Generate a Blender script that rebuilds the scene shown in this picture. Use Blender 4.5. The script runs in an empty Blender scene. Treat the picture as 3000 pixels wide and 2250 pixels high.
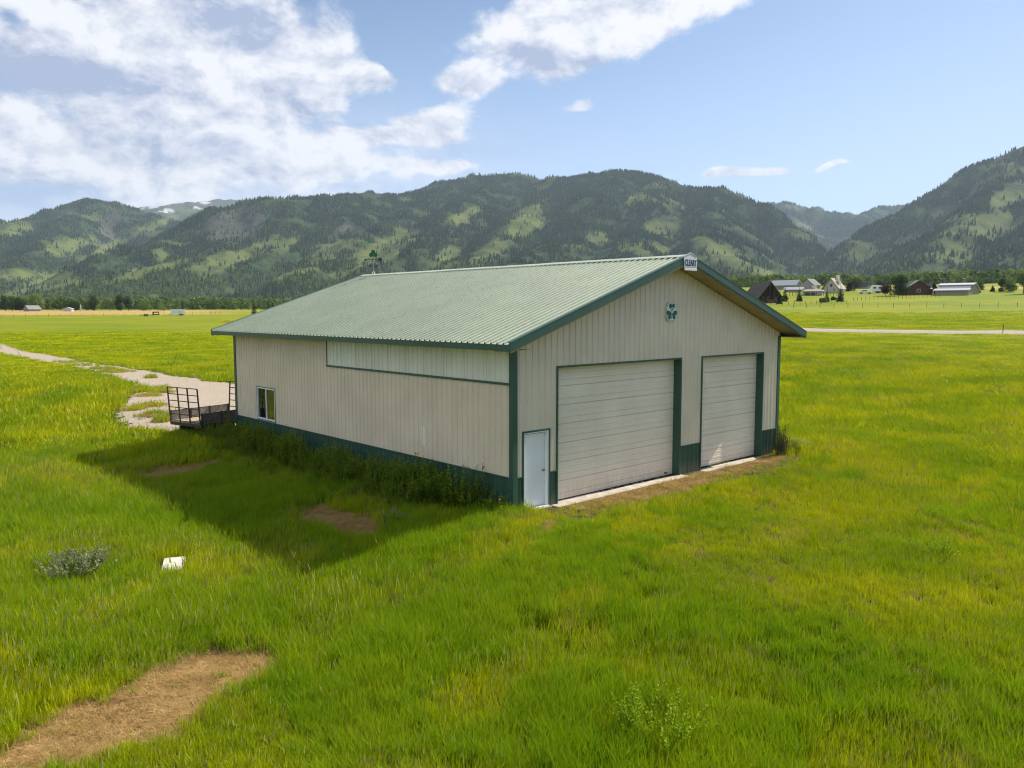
import bpy, math, random
import numpy as np
from mathutils import Vector, Matrix
random.seed(7); RNG = np.random.default_rng(11)
sc = bpy.context.scene
COL = sc.collection

# ------------------------------------------------------------------ camera
F_PX, PITCH, YAW, ROLL = 2319.6, 0.0930, 0.7373, -0.0009
CAM = np.array([-13.3508, -14.6591, 5.2046])
def cam_axes():
    f = np.array([math.sin(YAW)*math.cos(PITCH), math.cos(YAW)*math.cos(PITCH), -math.sin(PITCH)])
    r = np.array([math.cos(YAW), -math.sin(YAW), 0.0]); u = np.cross(r, f)
    c, s = math.cos(ROLL), math.sin(ROLL)
    return f, c*r+s*u, -s*r+c*u
FW, RT, UP = cam_axes()
cd = bpy.data.cameras.new('camera'); cam = bpy.data.objects.new('camera', cd); COL.objects.link(cam)
cd.sensor_width = 36.0; cd.lens = F_PX/3000*36; cd.clip_start = 0.1; cd.clip_end = 40000
m = Matrix((RT, UP, -FW)).transposed().to_4x4(); m.translation = Vector(CAM); cam.matrix_world = m
sc.camera = cam

# ------------------------------------------------------------------ light and exposure
SUN = Vector((1.0, -0.13, 0.89)).normalized()
sl = bpy.data.lights.new('sun', 'SUN'); sl.energy = 5.0; sl.angle = math.radians(0.53); sl.color = (1.0, 0.93, 0.80)
so = bpy.data.objects.new('sun', sl); COL.objects.link(so)
so.rotation_euler = SUN.to_track_quat('Z', 'Y').to_euler()
sc.view_settings.view_transform = 'Standard'; sc.view_settings.look = 'None'
sc.view_settings.exposure = 0.78; sc.view_settings.gamma = 1.0; sc.view_settings.use_curve_mapping = False
sc.render.engine = 'CYCLES'
sc.cycles.max_bounces = 6; sc.cycles.diffuse_bounces = 3; sc.cycles.glossy_bounces = 3
sc.cycles.transmission_bounces = 4; sc.cycles.transparent_max_bounces = 6; sc.cycles.volume_bounces = 0
sc.cycles.use_denoising = True; sc.cycles.denoiser = 'OPENIMAGEDENOISE'
sc.cycles.sample_clamp_indirect = 6.0; sc.cycles.filter_width = 1.15

class NB:
    """small node builder"""
    def __init__(s, nt): s.nt = nt
    def n(s, t, **k):
        x = s.nt.nodes.new(t)
        for a, b in k.items(): setattr(x, a, b)
        return x
    def link(s, a, b): s.nt.links.new(a, b)
    def put(s, sock, v):
        if hasattr(v, 'is_output') or isinstance(v, bpy.types.NodeSocket): s.link(v, sock)
        else: sock.default_value = v
    def math(s, op, a, b=None, c=None, clamp=False):
        x = s.n('ShaderNodeMath', operation=op, use_clamp=clamp)
        s.put(x.inputs[0], a)
        if b is not None: s.put(x.inputs[1], b)
        if c is not None: s.put(x.inputs[2], c)
        return x.outputs[0]
    def vmath(s, op, a, b=None):
        x = s.n('ShaderNodeVectorMath', operation=op); s.put(x.inputs[0], a)
        if b is not None: s.put(x.inputs[1], b)
        return x.outputs[1] if op in ('DOT_PRODUCT', 'LENGTH') else x.outputs[0]
    def comb(s, x, y, z):
        c = s.n('ShaderNodeCombineXYZ'); s.put(c.inputs[0], x); s.put(c.inputs[1], y); s.put(c.inputs[2], z); return c.outputs[0]
    def noise(s, vec, scale, detail=4, rough=0.5, dist=0.0):
        x = s.n('ShaderNodeTexNoise'); s.put(x.inputs['Vector'], vec); x.inputs['Scale'].default_value = scale
        x.inputs['Detail'].default_value = detail; x.inputs['Roughness'].default_value = rough; x.inputs['Distortion'].default_value = dist
        return x.outputs[0]
    def smooth(s, v, a, b, lo=0.0, hi=1.0):
        x = s.n('ShaderNodeMapRange', interpolation_type='SMOOTHSTEP'); s.put(x.inputs[0], v)
        x.inputs[1].default_value = a; x.inputs[2].default_value = b; x.inputs[3].default_value = lo; x.inputs[4].default_value = hi
        return x.outputs[0]
    def mix(s, fac, a, b):
        x = s.n('ShaderNodeMix', data_type='RGBA'); s.put(x.inputs[0], fac)
        s.put(x.inputs[6], a if not isinstance(a, tuple) else (*a, 1)); s.put(x.inputs[7], b if not isinstance(b, tuple) else (*b, 1))
        return x.outputs[2]

def pix_dir(px, py):
    """direction for a pixel of the 3000x2250 photograph"""
    return FW + RT*(px-1500)/F_PX - UP*(py-1125)/F_PX
DS = 1.35624
def dd(x, y):
    d = pix_dir(x*DS, y*DS); d = d/np.linalg.norm(d)
    return (math.atan2(d[0], d[1])-YAW, math.asin(d[2]))

# ------------------------------------------------------------------ world: Nishita sky with broken cloud
w = bpy.data.worlds.new('World'); sc.world = w; w.use_nodes = True
nt = w.node_tree; nt.nodes.clear(); b = NB(nt)
sky = b.n('ShaderNodeTexSky', sky_type='NISHITA'); sky.sun_disc = False
sky.sun_elevation = math.asin(SUN.z); sky.sun_rotation = math.atan2(SUN.x, SUN.y)
sky.altitude = 1800; sky.air_density = 1.0; sky.dust_density = 0.6; sky.ozone_density = 1.5
bg1 = b.n('ShaderNodeBackground'); b.link(sky.outputs[0], bg1.inputs[0]); bg1.inputs[1].default_value = 0.078
tc = b.n('ShaderNodeTexCoord'); d = tc.outputs['Generated']
sx = b.n('ShaderNodeSeparateXYZ'); b.link(d, sx.inputs[0])
# angle about the heading of the valley axis, so that +U is towards the east side
cx_ = b.math('SUBTRACT', b.math('MULTIPLY', sx.outputs[0], math.cos(YAW)), b.math('MULTIPLY', sx.outputs[1], math.sin(YAW)))
cy_ = b.math('ADD', b.math('MULTIPLY', sx.outputs[0], math.sin(YAW)), b.math('MULTIPLY', sx.outputs[1], math.cos(YAW)))
U = b.math('ARCTAN2', cx_, cy_); V = b.math('ARCSINE', sx.outputs[2])
P = b.comb(U, V, 0.0)
warp = b.n('ShaderNodeTexNoise'); b.link(P, warp.inputs['Vector']); warp.inputs['Scale'].default_value = 9; warp.inputs['Detail'].default_value = 3
PW = b.vmath('ADD', P, b.vmath('MULTIPLY', b.vmath('SUBTRACT', warp.outputs['Color'], (0.5, 0.5, 0.5)), (0.07, 0.05, 0.0)))
def blobs(lst, pos):
    tot = None
    for (x, y, rx, ry, amp, ang) in lst:
        c = dd(x, y); c2 = dd(x+10, y-10); sxx = (c2[0]-c[0])/10; syy = (c2[1]-c[1])/10
        q = b.vmath('SUBTRACT', pos, (c[0], c[1], 0.0))
        a = math.radians(ang); s_ = b.n('ShaderNodeVectorRotate', rotation_type='Z_AXIS'); b.link(q, s_.inputs[0]); s_.inputs['Angle'].default_value = a
        q = b.vmath('MULTIPLY', s_.outputs[0], (1/(rx*sxx), 1/(ry*syy), 0.0))
        e = b.math('EXPONENT', b.math('MULTIPLY', b.vmath('DOT_PRODUCT', q, q), -1.0))
        e = b.math('MULTIPLY', e, amp)
        tot = e if tot is None else b.math('ADD', tot, e)
    return tot
BL = [(700, 345, 260, 50, .22, 0), (945, 285, 40, 26, .30, 0), (150, 120, 520, 260, .47, 0), (560, 60, 250, 130, .33, 0), (560, 190, 200, 90, .30, 0), (830, 170, 100, 32, .30, 0),
      (1270, 40, 300, 75, .50, 0), (1190, 120, 120, 70, .42, 0), (1005, 180, 75, 42, .48, 0), (1450, -10, 220, 50, .30, 0),
      (830, 292, 115, 22, .48, 0), (915, 255, 65, 30, .46, 0), (945, 95, 45, 26, .20, 0), (1265, 225, 60, 20, .46, 0), (1010, 190, 60, 30, .15, 0), (960, 360, 100, 16, .34, 0), (820, 160, 80, 26, .2, 0), (890, 120, 80, 60, -.22, 0),
      (300, 360, 620, 70, .30, 0), (1610, 376, 105, 14, .60, 0), (1800, 367, 38, 9, .50, 0), (1170, 235, 30, 18, .16, 0),
      (890, 70, 90, 70, -.30, 0), (930, 200, 45, 30, -.16, 0), (1320, 330, 260, 60, -.2, 0), (30, 30, 40, 25, -.35, 0), (1750, 160, 300, 150, -.35, 0)]
bias = blobs(BL, PW)
# far beyond the frame to the left and behind the cloud sheet goes on, to the right the sky stays open
side = b.smooth(U, 0.75, -0.75, 0.0, 0.34)
leftout = b.math('MULTIPLY', b.smooth(U, -0.60, -0.95), 0.3)
highout = b.math('MULTIPLY', b.smooth(V, 0.5, 0.9), b.math('MULTIPLY', side, 0.9))
bias = b.math('ADD', bias, b.math('ADD', leftout, highout))
NS = b.comb(U, b.math('MULTIPLY', V, 1.55), 0.3)
NO = b.vmath('ADD', NS, (0.012, 0.024, 0.0))
n1 = b.noise(NS, 9.0, 12, .62, .15)
n2 = b.noise(NO, 9.0, 6, .62, .15)
dens = b.math('ADD', n1, bias)
cov = b.smooth(dens, 0.66, 0.90)
n1b = b.noise(NS, 9.0, 6, .62, .15)
lit = b.math('MULTIPLY', b.math('SUBTRACT', n1b, n2), 4.2)
thick = b.smooth(dens, 0.82, 1.25)
DK = [(150, 160, 200, 34, 1.0, 4), (330, 185, 130, 26, .6, 10), (520, 50, 190, 40, .9, -6), (30, 130, 150, 40, .6, 0), (1170, 112, 75, 34, 1.1, 14), (1290, 130, 60, 18, .7, 0), (60, 60, 120, 30, .4, 0), (280, 110, 90, 24, .35, 0),
      (640, 250, 150, 25, .30, 0), (150, 300, 300, 40, .22, 0), (60, 420, 400, 40, .32, 0), (350, 380, 300, 20, .2, 0)]
dark = b.math('MULTIPLY', blobs(DK, PW), b.smooth(n1b, .3, .65, 1.0, .55))
shade = b.math('SUBTRACT', b.math('ADD', 0.80, lit), b.math('ADD', b.math('MULTIPLY', thick, 0.12), dark), clamp=True)
ccol = b.mix(shade, (0.40, 0.47, 0.66), (0.93, 0.93, 0.97))
bg2 = b.n('ShaderNodeBackground'); b.link(ccol, bg2.inputs[0]); bg2.inputs[1].default_value = 0.61
# thin high veil towards the left horizon
veil = b.math('MULTIPLY', blobs([(150, 380, 800, 150, .55, 0), (700, 350, 330, 90, .35, 0)], P), b.smooth(b.noise(b.comb(U, b.math('MULTIPLY', V, 6.0), 0), 4, 6, .6), .25, .65, .55, 1.0))
cov2 = b.math('MAXIMUM', cov, veil)
pale = b.math('ADD', b.smooth(V, 0.42, 0.02, 0.0, 0.62), b.smooth(U, 0.0, 0.6, 0.0, 0.24))
bgh = b.n('ShaderNodeBackground'); bgh.inputs[0].default_value = (0.56, 0.70, 1.0, 1); bgh.inputs[1].default_value = 0.62
msh = b.n('ShaderNodeMixShader'); b.link(pale, msh.inputs[0]); b.link(bg1.outputs[0], msh.inputs[1]); b.link(bgh.outputs[0], msh.inputs[2])
ms = b.n('ShaderNodeMixShader'); b.link(cov2, ms.inputs[0]); b.link(msh.outputs[0], ms.inputs[1]); b.link(bg2.outputs[0], ms.inputs[2])
wo = b.n('ShaderNodeOutputWorld'); b.link(ms.outputs[0], wo.inputs[0])

# ------------------------------------------------------------------ numeric helpers
def sstep(a, b_, x):
    t = np.clip((np.asarray(x, float)-a)/(b_-a), 0, 1); return t*t*(3-2*t)
def _h(ix, iy, s):
    n = (ix*374761393 + iy*668265263 + s*1442695041) & 0xffffffff
    n = ((n ^ (n >> 13))*1274126177) & 0xffffffff
    return ((n ^ (n >> 16)) & 0xffffff)/float(0xffffff)
def vnoise(x, y, s=0):
    x = np.asarray(x, float); y = np.asarray(y, float)
    ix = np.floor(x).astype(np.int64); iy = np.floor(y).astype(np.int64); fx = x-ix; fy = y-iy
    fx = fx*fx*(3-2*fx); fy = fy*fy*(3-2*fy)
    a = _h(ix, iy, s); b_ = _h(ix+1, iy, s); c = _h(ix, iy+1, s); d_ = _h(ix+1, iy+1, s)
    return (a*(1-fx)+b_*fx)*(1-fy)+(c*(1-fx)+d_*fx)*fy
def fbm(x, y, o=5, s=0):
    t = 0; a = .5; tot = 0
    for i in range(o):
        t = t+a*vnoise(x*2**i+i*17.3, y*2**i-i*9.1, s+i); tot += a; a *= .5
    return t/tot

def az_px(x, y):
    """where along the horizon (photograph pixel columns) a world point stands: used to lay out the valley"""
    a = np.arctan2(np.asarray(x)-CAM[0], np.asarray(y)-CAM[1])-YAW
    a = (a+np.pi) % (2*np.pi)-np.pi
    return 1500+np.tan(np.clip(a, -1.35, 1.35))*F_PX
LD = [0, 60, 200, 377, 600, 900, 1500, 12000]; LZ = [0, .0, 1.0, 2.86, 4.7, 7.5, 16, 60]
RD = [0, 45, 110, 230, 290, 340, 450, 700, 1500, 12000]; RZ = [0, 0.05, 2.4, 6.0, 8.8, 12, 16.3, 25, 48, 200]
def ground_z(x, y):
    x = np.asarray(x, float); y = np.asarray(y, float)
    d_ = np.hypot(x-CAM[0], y-CAM[1]); wgt = sstep(1250, 2300, az_px(x, y))
    z = np.interp(d_, LD, LZ)*(1-wgt)+np.interp(d_, RD, RZ)*wgt
    z = z - .58*sstep(0.2, 7.0, -x)*(1-sstep(45, 120, d_))
    wl = sstep(25, 80, d_)
    z = z + (vnoise(x/30, y/30, 5)-.5)*.5*wl*(1-sstep(200, 500, d_))
    z = z + (vnoise(x/3, y/3, 6)-.5)*.10*sstep(1.5, 5, np.maximum(np.maximum(-x, x-13), np.maximum(-y, y-17)))
    return z
def at(px, py):
    """the ground point seen at a pixel of the photograph"""
    d_ = pix_dir(px, py); h = math.hypot(d_[0], d_[1]); d_ = d_/h
    ts = np.concatenate([np.arange(5, 120, .25), np.arange(120, 3000, 2.)])
    gz = ground_z(CAM[0]+d_[0]*ts, CAM[1]+d_[1]*ts); rz = CAM[2]+d_[2]*ts
    k = np.argmax(rz <= gz)
    if k == 0: k = len(ts)-1
    t = ts[k-1]+(ts[k]-ts[k-1])*((rz[k-1]-gz[k-1])/max(1e-6, (rz[k-1]-gz[k-1])-(rz[k]-gz[k])))
    return np.array([CAM[0]+d_[0]*t, CAM[1]+d_[1]*t, float(ground_z(CAM[0]+d_[0]*t, CAM[1]+d_[1]*t))]), t
def atd(px, D):
    d_ = pix_dir(px, 900); h = math.hypot(d_[0], d_[1]); x = CAM[0]+d_[0]/h*D; y = CAM[1]+d_[1]/h*D
    return np.array([x, y, float(ground_z(x, y))])
def inpoly(x, y, poly):
    x = np.asarray(x, float); y = np.asarray(y, float); r = np.zeros(x.shape, bool); n = len(poly)
    for i in range(n):
        x1, y1 = poly[i][0], poly[i][1]; x2, y2 = poly[(i+1) % n][0], poly[(i+1) % n][1]
        c = ((y1 > y) != (y2 > y)) & (x < (x2-x1)*(y-y1)/((y2-y1) if y2 != y1 else 1e-9)+x1); r ^= c
    return r
def polydist(x, y, poly):
    """signed distance, positive inside"""
    x = np.asarray(x, float); y = np.asarray(y, float); dm = np.full(x.shape, 1e9); n = len(poly)
    for i in range(n):
        ax, ay = poly[i][0], poly[i][1]; bx, by = poly[(i+1) % n][0]-ax, poly[(i+1) % n][1]-ay
        t = np.clip(((x-ax)*bx+(y-ay)*by)/(bx*bx+by*by+1e-12), 0, 1)
        dm = np.minimum(dm, np.hypot(x-ax-t*bx, y-ay-t*by))
    return np.where(inpoly(x, y, poly), dm, -dm)

# ------------------------------------------------------------------ object helpers
def tag(o, label=None, cat=None, group=None, kind=None):
    if label: o['label'] = label
    if cat: o['category'] = cat
    if group: o['group'] = group
    if kind: o['kind'] = kind
    return o
def thing(name, label, cat, loc=(0, 0, 0), rz=0, group=None):
    o = bpy.data.objects.new(name, None); COL.objects.link(o); o.location = loc; o.rotation_euler = (0, 0, rz)
    o.empty_display_size = .2
    return tag(o, label, cat, group)
def mesh_obj(name, verts, faces, mats, parent=None, midx=None, smooth=False, link=True):
    me = bpy.data.meshes.new(name); me.from_pydata([tuple(v) for v in verts], [], faces)
    if not isinstance(mats, (list, tuple)): mats = [mats]
    for mm in mats: me.materials.append(mm)
    if midx is not None: me.polygons.foreach_set('material_index', midx)
    if smooth: me.polygons.foreach_set('use_smooth', [True]*len(me.polygons))
    me.update()
    o = bpy.data.objects.new(name, me)
    if link: COL.objects.link(o)
    if parent: o.parent = parent
    return o
def copy_tree(o, parent=None):
    c = o.copy(); COL.objects.link(c)
    if parent: c.parent = parent; c.matrix_parent_inverse = o.matrix_parent_inverse.copy()
    for ch in o.children: copy_tree(ch, c)
    return c
class MB:
    def __init__(s): s.v = []; s.f = []; s.mi = []
    def add(s, vs, fs, mi=0):
        k = len(s.v); s.v += [tuple(map(float, p)) for p in vs]; s.f += [tuple(i+k for i in f) for f in fs]; s.mi += [mi]*len(fs)
    def box(s, a, b_, mi=0):
        x0, y0, z0 = a; x1, y1, z1 = b_
        s.add([(x0, y0, z0), (x1, y0, z0), (x1, y1, z0), (x0, y1, z0), (x0, y0, z1), (x1, y0, z1), (x1, y1, z1), (x0, y1, z1)],
              [(0, 3, 2, 1), (4, 5, 6, 7), (0, 1, 5, 4), (1, 2, 6, 5), (2, 3, 7, 6), (3, 0, 4, 7)], mi)
    def tube(s, p, q, r0, r1=None, n=6, mi=0, cap=True):
        p = Vector(p); q = Vector(q); r1 = r0 if r1 is None else r1
        d_ = (q-p).normalized(); a = d_.orthogonal().normalized(); c = d_.cross(a)
        vs = []
        for (o, r) in ((p, r0), (q, r1)):
            for i in range(n):
                t = 2*math.pi*i/n; vs.append(o+a*(r*math.cos(t))+c*(r*math.sin(t)))
        fs = [(i, (i+1) % n, n+(i+1) % n, n+i) for i in range(n)]
        if cap: fs += [tuple(range(n-1, -1, -1)), tuple(range(n, 2*n))]
        s.add(vs, fs, mi)
    def bar(s, p, q, wd, ht, mi=0):
        """rectangular bar from p to q; wd horizontal, ht in the other direction"""
        p = Vector(p); q = Vector(q); d_ = (q-p).normalized()
        a = Vector((0, 0, 1)).cross(d_)
        a = Vector((1, 0, 0)) if a.length < 1e-4 else a.normalized()
        c = d_.cross(a); vs = []
        for o in (p, q):
            for (i, j) in ((-1, -1), (1, -1), (1, 1), (-1, 1)): vs.append(o+a*(i*wd/2)+c*(j*ht/2))
        s.add(vs, [(3, 2, 1, 0), (4, 5, 6, 7), (0, 1, 5, 4), (1, 2, 6, 5), (2, 3, 7, 6), (3, 0, 4, 7)], mi)
    def prism(s, pts2, fn, a, b_, mi=0):
        """extrude 2D outline: fn(u, v, t) -> point"""
        n = len(pts2)
        vs = [fn(u, v, a) for u, v in pts2]+[fn(u, v, b_) for u, v in pts2]
        s.add(vs, [tuple(range(n-1, -1, -1)), tuple(range(n, 2*n))]+[(i, (i+1) % n, n+(i+1) % n, n+i) for i in range(n)], mi)
    def obj(s, name, mats, parent=None, smooth=False, link=True, bevel=0):
        o = mesh_obj(name, s.v, s.f, mats, parent, s.mi, smooth, link)
        if bevel:
            md = o.modifiers.new('bevel', 'BEVEL'); md.width = bevel; md.segments = 2; md.limit_method = 'ANGLE'
        return o

# ------------------------------------------------------------------ materials
MAT = {}
def mat(name, col, rough=.6, metal=0, noise=0.0, nscale=3.0, spec=.5, col2=None, bump=0, bscale=20, fine=0.0):
    if name in MAT: return MAT[name]
    m_ = bpy.data.materials.new(name); m_.use_nodes = True; nt_ = m_.node_tree; b_ = NB(nt_)
    p = nt_.nodes['Principled BSDF']; p.inputs['Roughness'].default_value = rough; p.inputs['Metallic'].default_value = metal
    p.inputs['Specular IOR Level'].default_value = spec
    geo = b_.n('ShaderNodeNewGeometry')
    if noise or col2:
        c2 = col2 if col2 else tuple(max(0, c*(1-noise)) for c in col)
        f = b_.smooth(b_.noise(geo.outputs['Position'], nscale, 5, .6), .3, .7)
        c = b_.mix(f, c2, col)
        if fine:
            g = b_.noise(geo.outputs['Position'], nscale*14, 3, .7); g = b_.math('MULTIPLY_ADD', g, fine*2, 1-fine)
            x = b_.n('ShaderNodeMix', data_type='RGBA', blend_type='MULTIPLY'); x.inputs[0].default_value = 1
            b_.link(c, x.inputs[6]); b_.link(g, x.inputs[7]); c = x.outputs[2]
        b_.link(c, p.inputs['Base Color'])
    else: p.inputs['Base Color'].default_value = (*col, 1)
    if bump:
        bn = b_.n('ShaderNodeBump'); bn.inputs['Strength'].default_value = bump; bn.inputs['Distance'].default_value = .02
        b_.link(b_.noise(geo.outputs['Position'], bscale, 4, .6), bn.inputs['Height']); b_.link(bn.outputs[0], p.inputs['Normal'])
    MAT[name] = m_; return m_
def metal_paint(name, col, dirt=(.30, .25, .17), amt=.35, rough=.38, streak=True, low=None):
    """painted sheet steel: faint rain streaks and dust, a dusty foot"""
    m_ = bpy.data.materials.new(name); m_.use_nodes = True; nt_ = m_.node_tree; b_ = NB(nt_)
    p = nt_.nodes['Principled BSDF']; geo = b_.n('ShaderNodeNewGeometry'); s_ = b_.n('ShaderNodeSeparateXYZ'); b_.link(geo.outputs['Position'], s_.inputs[0])
    st = b_.noise(b_.comb(b_.math('MULTIPLY', s_.outputs[0], 9.0), b_.math('MULTIPLY', s_.outputs[1], 9.0), b_.math('MULTIPLY', s_.outputs[2], .7)), 1.0, 4, .6)
    f = b_.math('MULTIPLY', b_.smooth(st, .45, .8), amt)
    c = b_.mix(f, col, dirt)
    f2 = b_.smooth(b_.noise(geo.outputs['Position'], .8, 3, .5), .3, .7, .93, 1.04)
    x = b_.n('ShaderNodeMix', data_type='RGBA', blend_type='MULTIPLY'); x.inputs[0].default_value = 1; b_.link(c, x.inputs[6]); b_.link(f2, x.inputs[7]); c = x.outputs[2]
    if low:
        g = b_.math('MULTIPLY', b_.smooth(s_.outputs[2], low, 0.0), b_.smooth(st, .25, .6, .25, .75)); c = b_.mix(b_.math('MULTIPLY', g, .5), c, (.34, .24, .15))
    b_.link(c, p.inputs['Base Color']); p.inputs['Roughness'].default_value = rough
    b_.link(b_.smooth(st, .2, .8, rough-.05, rough+.15), p.inputs['Roughness'])
    bn = b_.n('ShaderNodeBump'); bn.inputs['Strength'].default_value = .12; bn.inputs['Distance'].default_value = .02
    b_.link(b_.noise(geo.outputs['Position'], 3.5, 2, .5), bn.inputs['Height']); b_.link(bn.outputs[0], p.inputs['Normal'])
    MAT[name] = m_; return m_
M_WALL = metal_paint('tan_sheet_steel', (.77, .655, .50), amt=.16)
M_GREEN = metal_paint('green_sheet_steel', (.026, .085, .057), dirt=(.10, .13, .08), amt=.35, rough=.42, low=.5)
M_TRIM = metal_paint('green_trim', (.030, .090, .062), dirt=(.09, .13, .09), amt=.3, rough=.35)
M_ROOF = metal_paint('pale_green_roof_steel', (.46, .51, .375), dirt=(.34, .38, .26), amt=.2, rough=.36)
M_RIBSHADE = metal_paint('roof_rib_side_shade', (.22, .27, .19), dirt=(.10, .11, .08), amt=.5, rough=.5)  # darker green for the rib sides, their shading put into the colour
M_LIGHTP = metal_paint('translucent_panel', (.82, .81, .70), amt=.12, rough=.25)
M_SEAM = mat('panel_seam', (.90, .88, .78), .4)
M_DOOR = metal_paint('garage_door_steel', (.87, .765, .61), amt=.02, rough=.45, low=.7)
M_WHITE = mat('white_paint', (.84, .85, .86), .35, noise=.05, nscale=2)
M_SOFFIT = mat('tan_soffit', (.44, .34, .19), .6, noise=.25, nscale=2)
M_SCREW = mat('screw_head', (.22, .2, .16), .4, metal=.6)
M_CONC = mat('concrete', (.50, .44, .36), .9, noise=.35, nscale=4, bump=.3, fine=.2)
M_DARK = mat('dark_gap', (.012, .014, .013), .8)
M_GLASS = mat('dark_window_glass', (.010, .011, .008), .04, spec=.9)
M_GLASS2 = mat('tinted_window_glass', (.045, .042, .014), .05, spec=.9)
M_CHROME = mat('brushed_metal', (.45, .43, .40), .25, metal=1)
M_BLACK = mat('black_steel', (.018, .018, .024), .45, noise=.4, nscale=8, col2=(.045, .035, .03))
M_WOOD = mat('weathered_boards', (.17, .14, .125), .85, noise=.5, nscale=6, fine=.3, bump=.4, bscale=30)
M_DECK = mat('trailer_deck_boards', (.42, .33, .22), .85, noise=.4, nscale=7, fine=.3)
M_RUBBER = mat('tyre_rubber', (.02, .02, .02), .8)
M_SIGNG = mat('shamrock_green', (.004, .12, .035), .5)
M_SIGNW = mat('sign_white', (.72, .78, .74), .5)
M_INK = mat('sign_ink', (.02, .02, .035), .5)

# ------------------------------------------------------------------ ground sheet
def grid_mesh(name, X, Y, Z, mats, attrs=None, smooth=True):
    ny, nx = X.shape; me = bpy.data.meshes.new(name)
    co = np.stack([X, Y, Z], -1).reshape(-1, 3).astype(np.float32)
    me.vertices.add(len(co)); me.vertices.foreach_set('co', co.ravel())
    i = np.arange(nx-1)[None, :]+np.arange(ny-1)[:, None]*nx
    q = np.stack([i, i+1, i+nx+1, i+nx], -1).reshape(-1, 4)
    me.loops.add(q.size); me.loops.foreach_set('vertex_index', q.ravel().astype(np.int32))
    me.polygons.add(len(q)); me.polygons.foreach_set('loop_start', np.arange(0, q.size, 4, dtype=np.int32)); me.polygons.foreach_set('loop_total', np.full(len(q), 4, np.int32))
    if smooth: me.polygons.foreach_set('use_smooth', np.ones(len(q), bool))
    for k, v in (attrs or {}).items():
        a = me.attributes.new(k, 'FLOAT', 'POINT'); a.data.foreach_set('value', v.ravel().astype(np.float32))
    me.materials.append(mats); me.update(calc_edges=True); me.validate()
    o = bpy.data.objects.new(name, me); COL.objects.link(o); return o
def attr(b_, name):
    a = b_.n('ShaderNodeAttribute', attribute_name=name); return a.outputs['Fac']

DRIVE_PIX = [(-8, 958), (30, 975), (80, 1000), (142, 1040), (195, 1055), (264, 1073), (366, 1103), (488, 1120), (590, 1130), (700, 1136), (760, 1150), (760, 1290),
             (700, 1262), (570, 1259), (508, 1259), (407, 1251), (385, 1235), (366, 1214), (386, 1178), (423, 1149), (484, 1153), (440, 1134), (431, 1131), (374, 1113), (301, 1090), (244, 1076), (183, 1068), (122, 1056), (73, 1046), (20, 1036), (-8, 1018)]
def wp(pts): return [tuple(at(x, y)[0][:2]) for x, y in pts]
def pip(lst): return wp([(x*DS, y*DS) for x, y in lst])
DRIVE = wp([(0, 1007), (30, 1020), (80, 1033), (142, 1041), (195, 1052), (264, 1066), (366, 1080), (488, 1102), (590, 1117), (700, 1129), (800, 1140),
            (860, 1262), (700, 1258), (570, 1259), (508, 1259), (407, 1251), (372, 1225), (366, 1214), (386, 1178), (423, 1149), (474, 1147), (431, 1131), (374, 1113), (301, 1090), (244, 1076), (183, 1068), (122, 1056), (73, 1046), (20, 1036), (0, 1030)])
DRY = [pip([(-60, 1640), (0, 1600), (60, 1570), (140, 1555), (230, 1500), (310, 1465), (380, 1440), (470, 1410), (560, 1405), (615, 1425), (605, 1462), (540, 1488), (470, 1515), (430, 1545), (330, 1600), (220, 1650), (120, 1700), (-60, 1760)]),
       pip([(625, 1105), (700, 1092), (800, 1110), (828, 1140), (800, 1172), (740, 1174), (700, 1155), (650, 1135)]),
       pip([(285, 1037), (350, 1010), (430, 1000), (490, 990), (480, 1007), (400, 1030), (330, 1046)]),
       [(.9, -.16), (12.4, -.16), (12.2, -.9), (10, -1.25), (7.5, -1.1), (5, -1.6), (3, -1.3), (1.6, -1.0)],
       pip([(1690, 918), (1745, 915), (1750, 925), (1700, 927)]), pip([(1160, 1133), (1210, 1128), (1215, 1145), (1175, 1150)]),
       pip([(195, 972), (290, 960), (380, 952), (375, 962), (290, 978), (205, 985)]), pip([(1925, 1020), (1975, 1010), (1980, 1020), (1940, 1030)])]
DRYAMT = [.97, .85, .85, .4, .7, .6, .75, .4]
def dryness(x, y):
    r = np.zeros(np.shape(x)); n_ = (fbm(np.asarray(x)*1.3, np.asarray(y)*1.3, 4, 40)-.5)
    for p_, a in zip(DRY, DRYAMT):
        cx0 = np.mean([q[0] for q in p_]); cy0 = np.mean([q[1] for q in p_])
        r = np.maximum(r, a*sstep(-.12, .28, polydist(x, y, p_)+n_*.9))
    return r
def graveln(x, y): return polydist(x, y, DRIVE)+(fbm(np.asarray(x)*.9, np.asarray(y)*.9, 4, 60)-.5)*.9

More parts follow.
